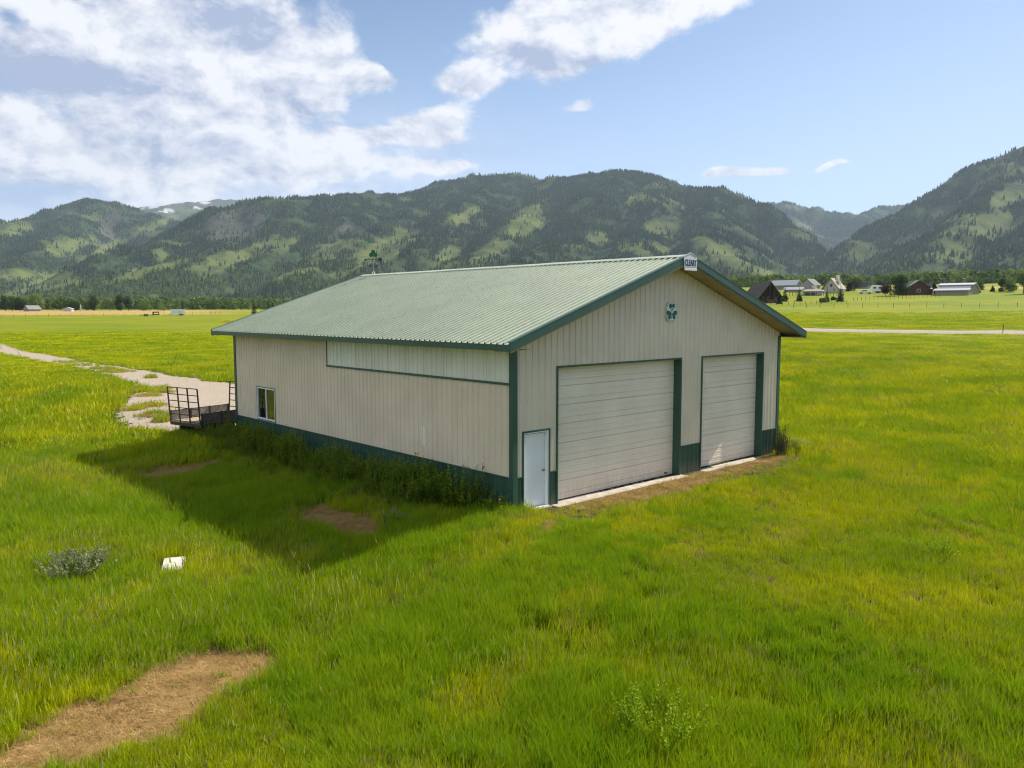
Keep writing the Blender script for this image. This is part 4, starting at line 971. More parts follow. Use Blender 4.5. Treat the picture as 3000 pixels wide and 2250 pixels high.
keep = (fbm(yy*.55, xx*.6, 3, 300) > .40) & (dist < .6+1.9*sstep(.6, 4, yy)) ; xx, yy, dist = xx[keep], yy[keep], dist[keep]
src = [weed_src(i, .95, .22, 9, [L_WEED, L_WEED]).obj('w', [L_WEED, L_WEED], link=False) for i in range(4)]
sz = RNG.uniform(.35, 1.1, len(xx))*(.55+.9*fbm(yy*.8, xx*.8, 3, 310))*np.where(dist > 1.4, .75, 1)
tag(scatter('weeds', np.stack([xx, yy, ground_z(xx, yy)-.02], -1), np.stack([RNG.normal(0, .12, len(xx)), RNG.normal(0, .12, len(xx)), RNG.uniform(0, 6.28, len(xx))], -1), np.stack([sz]*3, -1), (RNG.random(len(xx))*4).astype(int), src), 'leafy green weeds crowding the shaded foot of the barn side wall', 'weeds', kind='stuff')
def plant(name, label, cat, loc, M, mats, group=None, rz=0):
    t = thing(name, label, cat, loc, rz, group); return t
# bush at the right front corner
p_ = at(2240, 1338)[0]; px0, py0 = 12.55, -.45
t = thing('corner_bush', 'scraggly dark bush growing against the right front corner of the barn', 'bush', (px0, py0, 0))
r = random.Random(5); M = MB(); S = MB()
for i in range(70):
    a = r.uniform(0, 6.283); q = .28*math.sqrt(r.random()); h = r.uniform(.6, 1.15); x, y = q*math.cos(a), q*math.sin(a)*.6
    lx, ly = r.gauss(0, .12), r.gauss(0, .06); S.tube((x, y, 0), (x+lx, y+ly, h), .006, .003, n=3, cap=False)
    for k in range(16):
        tt = r.uniform(.2, 1); a2 = r.uniform(0, 6.28); l = .07; P0 = Vector((x+lx*tt, y+ly*tt, h*tt)); dv = Vector((math.cos(a2)*.6, math.sin(a2)*.6, .8))*l; sv = Vector((-math.sin(a2), math.cos(a2), 0))*.012
        M.add([P0-sv, P0+sv, P0+dv], [(0, 1, 2)])
M.obj('foliage', leaf_mat('bush_leaf', (.035, .050, .015), (.10, .10, .04), None, .25, 3), t); S.obj('stems', mat('twig', (.12, .09, .06), .9), t)
t = thing('grass_tussock', 'pale arching grass tussock beside the bush at the barn corner', 'grass tussock', (13.35, -.35, 0)); M = MB()
for i in range(110):
    a = r.uniform(-2.2, 2.2)*.7; l = r.uniform(.35, .75); x, y = r.gauss(0, .10), r.gauss(0, .1); sv = Vector((-math.sin(a), math.cos(a), 0))*.006; prev = Vector((x, y, 0))
    for k in range(4):
        tt = (k+1)/4; q = Vector((x+math.cos(a)*l*tt**1.4*.95, y+math.sin(a)*l*tt**1.4*.95, l*.75*math.sin(tt*2.2))); M.add([prev-sv, prev+sv, q+sv, q-sv], [(0, 1, 2, 3)], 0); prev = q
M.obj('blades', L_SEED, t)
# bright leafy clump near the camera, sage clump, flowers
def clump_thing(name, label, cat, loc, n, rad, h, lm, ls, seed, top=None, nl=26):
    t = thing(name, label, cat, loc); M = weed_src(seed, h, rad, n, None, ls, nl, top=2 if top else None); M.obj('foliage', [lm, lm]+([top] if top else []), t); return t
c0 = at(1430*DS, 1600*DS)[0]; clump_thing('leafy_clump', 'bright green feathery plant in the grass nearest the camera', 'plant', c0, 60, .42, .58, leaf_mat('bright_leaf', (.20, .31, .010), (.30, .40, .014), None, .45, 4), .030, 71, nl=44)
c0 = at(165*DS, 1248*DS)[0]; clump_thing('sagebrush', 'grey-green sagebrush clump in tall grass at the left', 'bush', c0, 90, .50, .55, L_SAGE, .045, 72, nl=40)
c0 = at(850*DS, 1146*DS)[0]; clump_thing('flower_clump', 'blue wildflowers standing in the shade of the barn', 'flowers', c0, 26, .30, .50, L_WEED, .022, 73, top=L_BLUE, nl=34)
c0 = at(1065*DS, 1112*DS)[0]; clump_thing('yellow_weed', 'yellow-flowering weed in sunlight by the near barn corner', 'weed', c0, 26, .30, .50, L_WEED, .030, 74, top=L_YEL, nl=30)
c0 = at(395*DS, 1090*DS)[0]; clump_thing('yellow_weed', 'yellow-flowering weed left of the barn shadow', 'weed', c0, 12, .35, .42, L_WEED, .026, 75, top=L_YEL, nl=20)
c0, tD = at(560, 944); 
c0 = at(672, 944)[0]; clump_thing('yellow_shrub', 'bright yellow flowering shrub beyond the far roof corner', 'shrub', c0, 60, 1.4, 1.0, L_YEL, .13, 76, nl=24)
for (px0, py0, lab, rr_, hh) in ((1965, 1322*1.0, None, 0, 0),): pass
for (x, y, lab, rad, h, sd0) in ((2850, 1130, 'dark green weed clump in the meadow right of the barn', .5, .45, 81), (2400, 1196, 'dark weed tuft in the meadow just right of the barn', .35, .3, 82), (2740, 1500*1.085, 'lush green clump low at the right side of the meadow', .4, .4, 83), (2985, 1518, 'dense green clump cut by the right edge', .5, .5, 84)):
    clump_thing('weed_clump', lab, 'weed', at(x, y)[0], 46, rad, h, L_DEEP, .024, sd0, nl=34)
tl = []
for (bx, by, tx, ty, lab) in ((505, 1070, 519, 1037, 'thin green leaning stake in the meadow above the trailer'), (68, 1055, 55, 1031, 'thin green leaning stake beside the driveway at the left')):
    b0, D = at(bx, by); s_ = D/F_PX; M = MB(); tp = Vector(RT)*((tx-bx)*s_)+Vector((0, 0, (by-ty)*s_)); M.tube((0, 0, -.1), tp, .025, .018, n=5); o = M.obj('marker_stake', mat('green_stake', (.05, .09, .04), .6)); o.location = b0; tag(o, lab, 'stake')
b0, D = at(2938, 978); M = MB(); M.box((-.035, -.035, -.2), (.035, .035, 24*D/F_PX)); o = M.obj('marker_post', M_BLACK); o.location = b0; tag(o, 'lone thin dark post beside the gravel road at the right', 'post')

# ------------------------------------------------------------------ fences
M_POST = mat('fence_post', (.075, .065, .05), .9, noise=.3, nscale=3)
M_WIRE = mat('fence_wire', (.16, .15, .13), .6)
def fence(name, label, bases, h, wires=(.35, .65, .95), pr=.035, wr=.006):
    P0 = [at(x, y)[0] for x, y in bases]; o0 = P0[0]; t = thing(name, label, 'fence', o0); base = None
    for i, p_ in enumerate(P0):
        hh = h*random.uniform(.93, 1.07); q = p_-o0
        if base is None:
            M = MB(); M.box((-pr, -pr, -.2), (pr, pr, h)); base = M.obj('post', M_POST, t); o = base
        else: o = base.copy(); COL.objects.link(o); o.parent = t
        o.location = q; o.scale = (1, 1, hh/h)
    for wz in wires:
        M = MB()
        for a, b2 in zip(P0[:-1], P0[1:]):
            M.bar(Vector(a-o0)+Vector((0, 0, wz*h)), Vector(b2-o0)+Vector((0, 0, wz*h)), wr*2, wr*2)
        M.obj('wire', M_WIRE, t)
    return t
fx = [2325, 2363, 2402, 2443, 2484, 2527, 2572, 2617, 2665, 2715, 2765, 2816, 2870, 2924, 2980, 3040, 3100]
fence('wire_fence', 'wire fence crossing the meadow beyond the road, its posts the largest on the right', [(x, 902.5-(x-2325)*.0032) for x in fx], 1.25)
fx = [2236, 2258, 2275, 2292, 2310, 2327, 2344, 2360, 2376, 2392, 2407, 2423, 2437, 2452, 2466, 2480]
fence('wire_fence', 'second wire fence passing in front of the spruces by the log house', [(x, 895-(x-2236)*.020) for x in fx], 1.25)
fx = list(range(2500, 2760, 12))
fence('wire_fence', 'third wire fence running below the big dark bush and red house', [(x, 882-(x-2500)*.045) for x in fx], 1.25)
fx = list(range(2312, 2480, 10))
fence('wire_fence', 'low wooden fence in front of the pale garage', [(x, 866.5) for x in fx], 1.3, wires=(.5, .9), pr=.07, wr=.03)
fx = [x*.2712 for x in (-100, 15, 147, 278, 401, 525, 650, 768, 887, 1004, 1120, 1233, 1343, 1457, 1560, 1660, 1775, 1880, 2000, 2080, 2180, 2280)]
fence('wire_fence', 'long wire fence along the brown field at the far left', [(x, 931-(x)*.0155) for x in fx], 1.35)
b0, D = at(616, 921); t = thing('field_gate', 'open pipe gate frame in the field left of the barn roof', 'gate', b0, -YAW*0); s_ = D/F_PX
M = MB(); rv = Vector(RT)*(27*s_)
for q in (Vector((0, 0, 0)), rv*.5, rv): M.tube(q, q+Vector((0, 0, 8*s_)), .06, n=5)
M.obj('gate_post', M_POST, t); M = MB()
for z in (3.5, 6.5): M.bar(Vector((0, 0, z*s_)), rv+Vector((0, 0, z*s_)), .06, .06)
M.obj('gate_rail', M_POST, t)

# ------------------------------------------------------------------ trees
def crown_mesh(seed, h, rw, n, cs, shape='round', z0=.16):
    r = random.Random(seed); M = MB(); lobes = []
    for i in range(9):
        a = r.uniform(0, 6.28); z = r.uniform(z0, .90); ww = rw*(max(.5, math.sin(min(1, z*1.05)*math.pi)**.6) if shape == 'round' else (1.1-z))
        q = r.uniform(.1, .65)*ww; lobes.append((q*math.cos(a), q*math.sin(a), z*h, r.uniform(.32, .55)*rw))
    for i in range(n):
        lx, ly, lz, lr = lobes[r.randrange(len(lobes))]
        v = Vector((r.gauss(0, 1), r.gauss(0, 1), r.gauss(0, 1))).normalized(); q = lr*(r.random()**.35); c = Vector((lx, ly, lz))+v*q; 
        if c.z < h*z0*.3: c.z = h*z0*.3+r.random()*h*.1
        nrm = (v+Vector((r.gauss(0, .5), r.gauss(0, .5), r.gauss(0, .5)+.3))).normalized(); a = nrm.orthogonal().normalized(); b2 = nrm.cross(a); s_ = cs*r.uniform(.6, 1.3)
        ang = r.uniform(0, 3.14); a, b2 = a*math.cos(ang)+b2*math.sin(ang), b2*math.cos(ang)-a*math.sin(ang)
        M.add([c-a*s_, c-b2*s_*.6, c+a*s_, c+b2*s_*.6], [(0, 1, 2, 3)])
    return M
def spruce_mesh(seed, h, rw, n_lay=17, per=13):
    r = random.Random(seed); M = MB()
    for k in range(n_lay):
        t = k/(n_lay-1); z = h*(.07+.90*t); rr_ = rw*(1-t)**.85+.05
        for j in range(per):
            a = r.uniform(0, 6.283); l = rr_*r.uniform(.65, 1.15); dz = -.22*l+r.gauss(0, .05); wv_ = l*.26+.08
            d_ = Vector((math.cos(a), math.sin(a), 0)); s_ = Vector((-math.sin(a), math.cos(a), 0)); p0 = Vector((0, 0, z+.12*l)); p1 = d_*l+Vector((0, 0, z+dz)); mdp = d_*l*.55+Vector((0, 0, z+.02))
            M.add([p0, mdp+s_*wv_*.5-Vector((0, 0, .06)), p1, mdp-s_*wv_*.5-Vector((0, 0, .06)), mdp+Vector((0, 0, -.25*l))], [(0, 1, 2, 3), (0, 4, 2)])
    M.add([(0, .04, h*.9), (.04, -.03, h*.9), (-.04, -.03, h*.9), (0, 0, h*1.03)], [(0, 1, 3), (1, 2, 3), (2, 0, 3)]); return M
def tree_thing(name, label, cat, px, py, hpx, wpx, kind, m_, group=None, seed=0, D=None, haz=0):
    if D: b0 = atd(px, D)
    else: b0, D = at(px, py)
    h = hpx*D/F_PX; rw = wpx*D/F_PX/2; t = thing(name, label, cat, b0, random.uniform(0, 6), group)
    if kind == 'spruce': spruce_mesh(seed, h, rw*1.25, 20, 16).obj('crown', m_, t)
    else: crown_mesh(seed, h, rw*1.30, 2600, max(.16, h*.034), kind, .10 if (h < 5 or 'bush' in label or 'clump' in label or 'large round' in label) else .20).obj('crown', m_, t)
    M = MB(); M.tube((0, 0, -.3), (0, 0, h*.55), max(.12, h*.022), .05, n=7)
    if kind != 'spruce':
        r = random.Random(seed+5)
        for i in range(5):
            a = r.uniform(0, 6.28); z = h*r.uniform(.2, .45); M.tube((0, 0, z), (rw*.5*math.cos(a), rw*.5*math.sin(a), z+h*.22), h*.010, .02, n=5)
    M.obj('trunk', M_BARK, t); return t
sp = [(2283, 891, 42, 16, 'dark spruce nearest the log house stairs'), (2299, 884, 46, 18, 'taller spruce just right of the dark spruce by the log house'), (2341, 883, 38, 17, 'spruce standing before the white garage roof gap'),
      (2422, 885, 41, 15, 'slim spruce in front of the white house left eave'), (2462, 884, 47, 19, 'tall layered spruce in front of the white house right end'), (2908, 854, 17, 12, 'small dark spruce in the dry strip behind the far fence'),
      (744, 921, 60, 15, 'tall spruce rising from the field behind the barn roof slope'), (788, 917, 58, 12, 'second spruce behind the barn roof slope, darker'), (800, 915, 45, 10, 'thin brownish spruce close beside the second one')]
for i, (x, y, h, w2, lab) in enumerate(sp): tree_thing('spruce_tree', lab, 'tree', x, y, h, w2, 'spruce', L_SPR, 'spruce trees in the fields', 400+i)
dc = [(2632, 866, 52, 46, 'large round green tree left of the red house', L_DARK), (2594, 866, 30, 32, 'dark reddish bush against the large round tree', L_LILAC), (2503, 853, 33, 42, 'dark evergreen clump right of the white house', L_CON), (2486, 854, 22, 20, 'brownish tree at the white house right wall', L_LILAC),
      (2575, 852, 28, 30, 'dark rounded tree behind the white camper', L_DARK), (2998, 861, 60, 42, 'big yellow-green tree at the right edge', L_DECP), (2935, 855, 34, 24, 'round dark tree near the right edge', L_DARK), (2410, 886, 10, 22, 'low shrub beside the slim spruce', L_DEC), (2440, 880, 8, 16, 'low dark shrub between the two spruces', L_DEC),
      (2960, 856, 26, 30, 'medium green tree left of the big edge tree', L_DEC), (2870, 850, 26, 26, 'green tree behind the dry strip', L_DEC), (2842, 848, 24, 20, 'narrow green tree right of the long barn', L_DEC),
      (16, 919, 38, 22, 'leftmost dark tree of the far row', L_DARK), (36, 918, 36, 20, 'second green tree of the far row', L_DEC), (58, 917, 36, 26, 'dark tree left of the old shed', L_DARK), (104, 916, 46, 40, 'large bright green tree above the old shed', L_DECP), (118, 917, 34, 26, 'lower bright tree right of the old shed', L_DECP),
      (158, 915, 20, 14, 'small pointed tree in the far row', L_DEC), (178, 916, 34, 26, 'round green tree left of the white shed', L_DEC), (222, 914, 36, 36, 'dark tree right of the white shed', L_DARK), (276, 913, 38, 30, 'tall dark tree past the pale pole', L_DARK), (252, 914, 26, 24, 'olive tree just past the pale pole', L_DECP), (322, 912, 30, 30, 'olive tree in the middle of the far row', L_DECP),
      (352, 912, 38, 28, 'tall dark tree in the middle of the far row', L_DARK), (376, 912, 36, 22, 'dark tree right of the middle one', L_DARK), (420, 911, 20, 34, 'low trees above the dark trailer frame', L_DEC), (470, 911, 18, 26, 'low bright tree above the white cargo trailer', L_DECP), (534, 911, 26, 9, 'narrow dark tree right of the white cargo trailer', L_CON)]
for i, (x, y, h, w2, lab, m_) in enumerate(dc):
    tree_thing('broadleaf_tree' if h > 14 else 'shrub', lab, 'tree' if h > 14 else 'shrub', x, y, h, w2, 'round', m_, None, 430+i, D=(620 if x < 600 else None))

# woodland and forest (instanced)
def conifer_low(seed):
    r = random.Random(seed); M = MB(); n = 7
    for (z0, z1, rr_) in ((.05, .50, .20), (.28, .74, .155), (.52, 1.0, .11)):
        ring = [(rr_*r.uniform(.7, 1.25)*math.cos(2*math.pi*k/n), rr_*r.uniform(.7, 1.25)*math.sin(2*math.pi*k/n), z0+r.uniform(-.04, .04)) for k in range(n)]
        M.add(ring+[(0, 0, z1)], [(k, (k+1) % n, n) for k in range(n)])
    return M.obj('con', L_CON, link=False)
def forest():
    n = 780000; a = YAW+RNG.uniform(-.78, .78, n); r = 1300+RNG.random(n)**1.0*4700
    X = CAM[0]+np.sin(a)*r; Y = CAM[1]+np.cos(a)*r
    fi = (a-ha[0])/(ha[1]-ha[0]); i = np.clip(fi.astype(int), 0, len(ha)-2); fj = (np.minimum(r, 3886)-hr[0])/13.; j = np.clip(fj.astype(int), 0, len(hr)-2)
    def smp(A):
        ti, tj = np.clip(fi-i, 0, 1), np.clip(fj-j, 0, 1); return (A[j, i]*(1-ti)+A[j, i+1]*ti)*(1-tj)+(A[j+1, i]*(1-ti)+A[j+1, i+1]*ti)*tj
    k = r < 3880; far = ~k; Z = smp(HZ); G_, S_ = smp(GR), smp(SC)
    jf = np.searchsorted(hr, r); jf = np.clip(jf, 1, len(hr)-1); tf = (r-hr[jf-1])/(hr[jf]-hr[jf-1])
    for (A, nm) in ((HZ, 'z'), (GR, 'g'), (SC, 's')):
        ti = np.clip(fi-i, 0, 1); v = (A[jf-1, i]*(1-ti)+A[jf-1, i+1]*ti)*(1-tf)+(A[jf, i]*(1-ti)+A[jf, i+1]*ti)*tf
        if nm == 'z': Z = v
        elif nm == 'g': G_ = v
        else: S_ = v
    # drop what the crest in front hides: keep a point when nothing nearer stands above its sight line
    ang = (HZ-CAM[2])/HR; run = np.maximum.accumulate(ang, 0); hid = (Z+22-CAM[2])/r < run[np.clip(jf-1, 0, None), i]-.0005
    clump = fbm(X/45, Y/45, 3, 350); hz = np.clip((Z-40)/120, 0, 1)
    dens = (1-.95*G_)*(1-.93*S_)*sstep(.34, .54, clump)
    keep = (~hid) & (RNG.random(n) < dens*np.clip(r/3600, .35, 1)**1.2)
    X, Y, Z, r, clump = X[keep], Y[keep], Z[keep], r[keep], clump[keep]
    low = np.clip((Z-ground_z(X, Y))/np.where(az_px(X, Y) < 1500, 190, 100), 0, 1)
    dec = (RNG.random(len(X)) < .95*(1-low)*(fbm(X/200, Y/200, 3, 360) > .38)) | (RNG.random(len(X)) < .07)
    c = ~dec
    h = RNG.uniform(7, 16, len(X))*(.8+.4*clump)
    def pack(mk): return np.stack([X[mk], Y[mk], Z[mk]-.5], -1), np.stack([RNG.normal(0, .03, mk.sum()), RNG.normal(0, .03, mk.sum()), RNG.uniform(0, 6.28, mk.sum())], -1)
    src = [conifer_low(i) for i in range(4)]
    p_, q_ = pack(c); hh = h[c]; wd = hh*RNG.uniform(.85, 1.25, len(hh))
    tag(scatter('mountain_forest', p_, q_, np.stack([wd, wd, hh], -1), (RNG.random(len(hh))*4).astype(int), src), 'dark conifer forest covering the mountain slopes', 'forest', kind='stuff')
    src = [crown_mesh(500+i, 1, .38, 90, .085).obj('dec', [L_DEC, L_DECP][i % 2], link=False) for i in range(4)]
    p_, q_ = pack(dec); hh = h[dec]*.7
    print('FOREST', c.sum(), dec.sum())
    # woods on the valley floor at the foot of the mountains
    n2 = 26000; a = YAW+RNG.uniform(-.78, .78, n2); r = (640**1.2+RNG.random(n2)*(1500**1.2-640**1.2))**(1/1.2); X2 = CAM[0]+np.sin(a)*r; Y2 = CAM[1]+np.cos(a)*r; px2 = az_px(X2, Y2)
    rmin = np.where(px2 > 1500, 520+120*fbm(X2/80, Y2/80, 3, 377), 690+80*fbm(X2/50, Y2/50, 3, 378)); kp = (r > rmin) & (fbm(X2/70, Y2/70, 4, 380) > np.where(r < rmin+80, .36, .44))
    X2, Y2, r = X2[kp], Y2[kp], r[kp]; h2 = RNG.uniform(5, 11, len(X2))*(.6+.8*fbm(X2/60, Y2/60, 3, 390))
    p2 = np.stack([X2, Y2, ground_z(X2, Y2)-.4], -1); q2 = np.stack([0*X2, 0*X2, RNG.uniform(0, 6.28, len(X2))], -1)
    P_ = np.concatenate([p_, p2]); Q_ = np.concatenate([q_, q2]); H2 = np.concatenate([hh, h2]); wd = H2*RNG.uniform(.9, 1.3, len(H2))
    tag(scatter('valley_woodland', P_, Q_, np.stack([wd, wd, H2], -1), (RNG.random(len(H2))*4).astype(int), src), 'green aspen woodland along the foot of the mountains', 'woodland', kind='stuff')
forest()

# ------------------------------------------------------------------ far houses
M_BRN = mat('brown_log', (.075, .038, .022), .8, noise=.4, nscale=1.5); M_BRNROOF = mat('brown_shingle', (.105, .080, .065), .9, noise=.3, nscale=.8)
M_REDW = mat('red_brown_siding', (.12, .050, .034), .8, noise=.25, nscale=1); M_GRNROOF = mat('grey_green_shingle', (.12, .14, .11), .85, noise=.2, nscale=.8)
M_PALE = mat('cream_siding', (.50, .47, .39), .7, noise=.1, nscale=1); M_WMET = mat('white_metal_roof', (.50, .50, .52), .4); M_GREYW = mat('grey_siding', (.30, .29, .27), .8, noise=.2, nscale=1)
M_TANW = mat('tan_siding', (.36, .31, .23), .8, noise=.15, nscale=1); M_TANROOF = mat('tan_shingle', (.34, .28, .23), .85, noise=.2, nscale=1); M_DKROOF = mat('dark_grey_roof', (.07, .075, .075), .8, noise=.2, nscale=1); M_BLUEG = mat('blue_grey_band', (.17, .17, .20), .6)
M_TRIMW = mat('white_house_trim', (.6, .6, .57), .6)
def house(name, label, cat, px, py, wpx, hpx, rpx, dpx, yaw, wallm, roofm, wins=(), door=None, over=.5, D=None):
    """gable end faces local -y; local frame: x along gable width, y the length. px sizes are photograph pixels at the house's distance"""
    b0, D0 = at(px, py) if D is None else (atd(px, D), D); s_ = D0/F_PX; w_, h_, r_, l_ = wpx*s_, hpx*s_, rpx*s_, dpx*s_
    ang = -math.atan2(b0[0]-CAM[0], b0[1]-CAM[1])-math.radians(yaw); t = thing(name, label, cat, b0, ang)
    M = MB(); M.box((-w_/2, 0, -1), (w_/2, l_, h_)); M.add([(-w_/2, 0, h_), (w_/2, 0, h_), (0, 0, h_+r_), (-w_/2, l_, h_), (w_/2, l_, h_), (0, l_, h_+r_)], [(0, 1, 2), (3, 5, 4)]); wl = M.obj('wall', wallm, t)
    M = MB(); o = over; k = r_/(w_/2)
    for sgn in (-1, 1): M.add([(sgn*(w_/2+o), -o, h_-k*o), (sgn*(w_/2+o), l_+o, h_-k*o), (0, l_+o, h_+r_), (0, -o, h_+r_), (sgn*(w_/2+o), -o, h_-k*o+.25), (sgn*(w_/2+o), l_+o, h_-k*o+.25), (0, l_+o, h_+r_+.25), (0, -o, h_+r_+.25)], [(0, 1, 2, 3), (4, 7, 6, 5), (0, 4, 5, 1), (0, 3, 7, 4), (1, 5, 6, 2)])
    rf = M.obj('roof', roofm, t)
    for (face, u, z, ww, hh) in wins:
        ww, hh, u, z = ww*s_, hh*s_, u*s_, z*s_
        M = MB(); f = (lambda a, d_, c: (a, -d_, c)) if face == 'g' else (lambda a, d_, c: (w_/2+d_, a, c)) if face == 'r' else (lambda a, d_, c: (-w_/2-d_, a, c))
        e = .12
        def bx(M, a0, a1, c0, c1, d0, d1):
            vs = [f(a, d_, c) for d_ in (d0, d1) for (a, c) in ((a0, c0), (a1, c0), (a1, c1), (a0, c1))]; M.add(vs, [(0, 3, 2, 1), (4, 5, 6, 7), (0, 1, 5, 4), (1, 2, 6, 5), (2, 3, 7, 6), (3, 0, 4, 7)])
        bx(M, u-ww/2-e, u+ww/2+e, z-e, z+hh+e, .0, .05); fo = M.obj('window', M_TRIMW, t); M = MB(); bx(M, u-ww/2, u+ww/2, z, z+hh, .05, .08); M.obj('pane', M_GLASS, fo)
    return t, s_, w_, h_, r_, l_
t, s_, w_, h_, r_, l_ = house('log_house', 'dark brown log house with a covered gable porch and stairs', 'house', 2243, 887, 50, 24, 31, 72, -24, M_BRN, M_BRNROOF, [('g', -9, 6, 5, 10), ('g', 9, 6, 5, 10), ('l', 20, 10, 10, 8)], over=1.2)
M = MB(); M.box((-w_/2, -3.2, -.6), (w_/2, -.01, 1.0)); pc = M.obj('porch', M_BRN, t)
for k in range(5): x = -w_/2+.2+k*(w_-.4)/4; M = MB(); M.box((x-.16, -3.1, 1.0), (x+.16, -2.8, h_+(.2 if k in (0, 4) else r_*.45 if k in (1, 3) else r_*.9))); M.obj('porch_post', M_BRN, t)
M = MB(); k_ = r_/(w_/2)
for sgn in (-1, 1): M.add([(sgn*(w_/2+1.2), -3.8, h_-k_*1.2), (sgn*(w_/2+1.2), -1.21, h_-k_*1.2), (0, -1.21, h_+r_), (0, -3.8, h_+r_), (sgn*(w_/2+1.2), -3.8, h_-k_*1.2+.25), (sgn*(w_/2+1.2), -1.21, h_-k_*1.2+.25), (0, -1.21, h_+r_+.25), (0, -3.8, h_+r_+.25)], [(0, 1, 2, 3), (4, 7, 6, 5), (0, 4, 5, 1), (0, 3, 7, 4)])
M.obj('porch_roof', M_BRNROOF, t)
M = MB()
for a, b2 in ((-w_/2, -1.2), (1.2, w_/2)):
    M.box((a, -3.1, 1.9), (b2, -3.0, 2.0))
    for k in range(12): x = a+(b2-a)*k/12; M.box((x, -3.08, 1.0), (x+.06, -3.02, 1.9))
M.obj('porch_railing', M_BRN, t)
M = MB()
for k in range(6): M.box((-1.1, -3.2-.3*(k+1), -.6), (1.1, -3.2-.3*k, .95-k*.18))
M.obj('stairs', mat('red_brown_step', (.14, .06, .045), .8), t)
house('grey_barn', 'long grey barn with a white metal roof behind the log house', 'barn', 2338, 861, 30, 14, 12, 78, -62, M_GREYW, M_WMET, [('g', 0, 2, 8, 9)], D=420)
t, s_, w_, h_, r_, l_ = house('shed', 'low tan shed with a white lean-to roof left of the garage', 'shed', 2350, 866, 16, 8, 5, 46, -75, M_TANW, M_WMET, D=355)
house('dark_roofed_house', 'dark grey roofed house behind the pale garage', 'house', 2362, 856, 40, 12, 16, 34, 30, M_GREYW, M_DKROOF, D=430)
# hip-roofed garage
b0, D0 = at(2380, 866); s_ = D0/F_PX; t = thing('pale_garage', 'cream garage with brown hip roof and two dark doors', 'garage', b0, -math.atan2(b0[0]-CAM[0], b0[1]-CAM[1])+math.radians(-8)); w_, h_, r_, l_ = 50*s_, 12*s_, 11*s_, 7.0
M = MB(); M.box((-w_/2, 0, -1), (w_/2, l_, h_)); M.obj('wall', M_PALE, t)
M = MB(); o = .6; M.add([(-w_/2-o, -o, h_), (w_/2+o, -o, h_), (w_/2+o, l_+o, h_), (-w_/2-o, l_+o, h_), (-w_/2+l_/2, l_/2, h_+r_), (w_/2-l_/2, l_/2, h_+r_)], [(0, 1, 5, 4), (1, 2, 5), (2, 3, 4, 5), (3, 0, 4), (0, 3, 2, 1)]); rf = M.obj('roof', M_TANROOF, t)
M = MB(); M.box((-.7, l_/2-.7, h_+r_-.4), (.7, l_/2+.7, h_+r_+.7)); M.obj('cupola', M_TRIMW, rf)
for a in (-14, 1.5): M = MB(); M.box((a*s_-6*s_, -.06, .1), (a*s_+6*s_, 0, 8.6*s_)); M.obj('garage_door', mat('dark_garage_door', (.03, .04, .055), .4), t)
# white steep house
t, s_, w_, h_, r_, l_ = house('white_house', 'white steep-gabled house with tan roof and two dark windows', 'house', 2432, 864, 40, 14, 24, 40, 22, M_PALE, M_TANROOF, [('g', 1, 15, 7, 9), ('g', 9, 5, 3.5, 6), ('r', 14, 3, 5, 6)], over=.7, D=340)
M = MB(); M.box((w_*.18, l_*.30, h_), (w_*.42, l_*.62, h_+r_*.75)); M.obj('dormer', M_PALE, t); M = MB(); M.box((.0, l_*.8, h_+r_*.7), (1., l_*.8+1., h_+r_+1.4)); M.obj('chimney', M_TRIMW, t)
house('grey_house', 'small grey house partly behind the dark evergreen clump', 'house', 2543, 855, 18, 9, 8, 34, -70, M_GREYW, M_DKROOF, [('l', 8, 3, 4, 4), ('l', 20, 3, 4, 4)], D=430)
# red-brown house
t, s_, w_, h_, r_, l_ = house('red_house', 'red-brown house with grey-green roof and white window', 'house', 2691, 863.5, 48, 20, 16, 60, -14, M_REDW, M_GRNROOF, [('g', 0, 7, 8, 7)], over=.7)
M = MB(); M.box((-w_/2-22*s_, l_*.25, -1), (-w_/2-.01, l_*.8, h_*.85)); M.obj('wing', M_REDW, t)
M = MB(); x0, x1 = -w_/2-24*s_, -.5; M.add([(x0, l_*.2, h_*.85), (x1, l_*.2, h_*.85), (x1, l_*.52, h_+r_), (x0, l_*.52, h_+r_), (x1, l_*.85, h_*.85), (x0, l_*.85, h_*.85)], [(0, 1, 2, 3), (3, 2, 4, 5)]); M.obj('wing_roof', M_GRNROOF, t)
M = MB(); M.box((w_/2+.01, .5, -1), (w_/2+20*s_, l_*.6, h_*.75)); M.obj('right_wing', M_REDW, t)
M = MB(); xr = w_/2+9*s_; M.add([(w_/2, -1.2, h_*.7), (w_/2+20*s_, -1.2, h_*.7), (xr, -1.2, h_+r_*.75), (w_/2, l_*.6, h_*.7), (w_/2+20*s_, l_*.6, h_*.7), (xr, l_*.6, h_+r_*.75)], [(0, 3, 5, 2), (1, 2, 5, 4)]); M.obj('entry_roof', M_GRNROOF, t)
for k in range(3): M = MB(); x = w_/2+1+k*7.5*s_; M.box((x, -1.2, -1), (x+.3, -.9, h_*.72)); M.obj('porch_post', M_TRIMW, t)
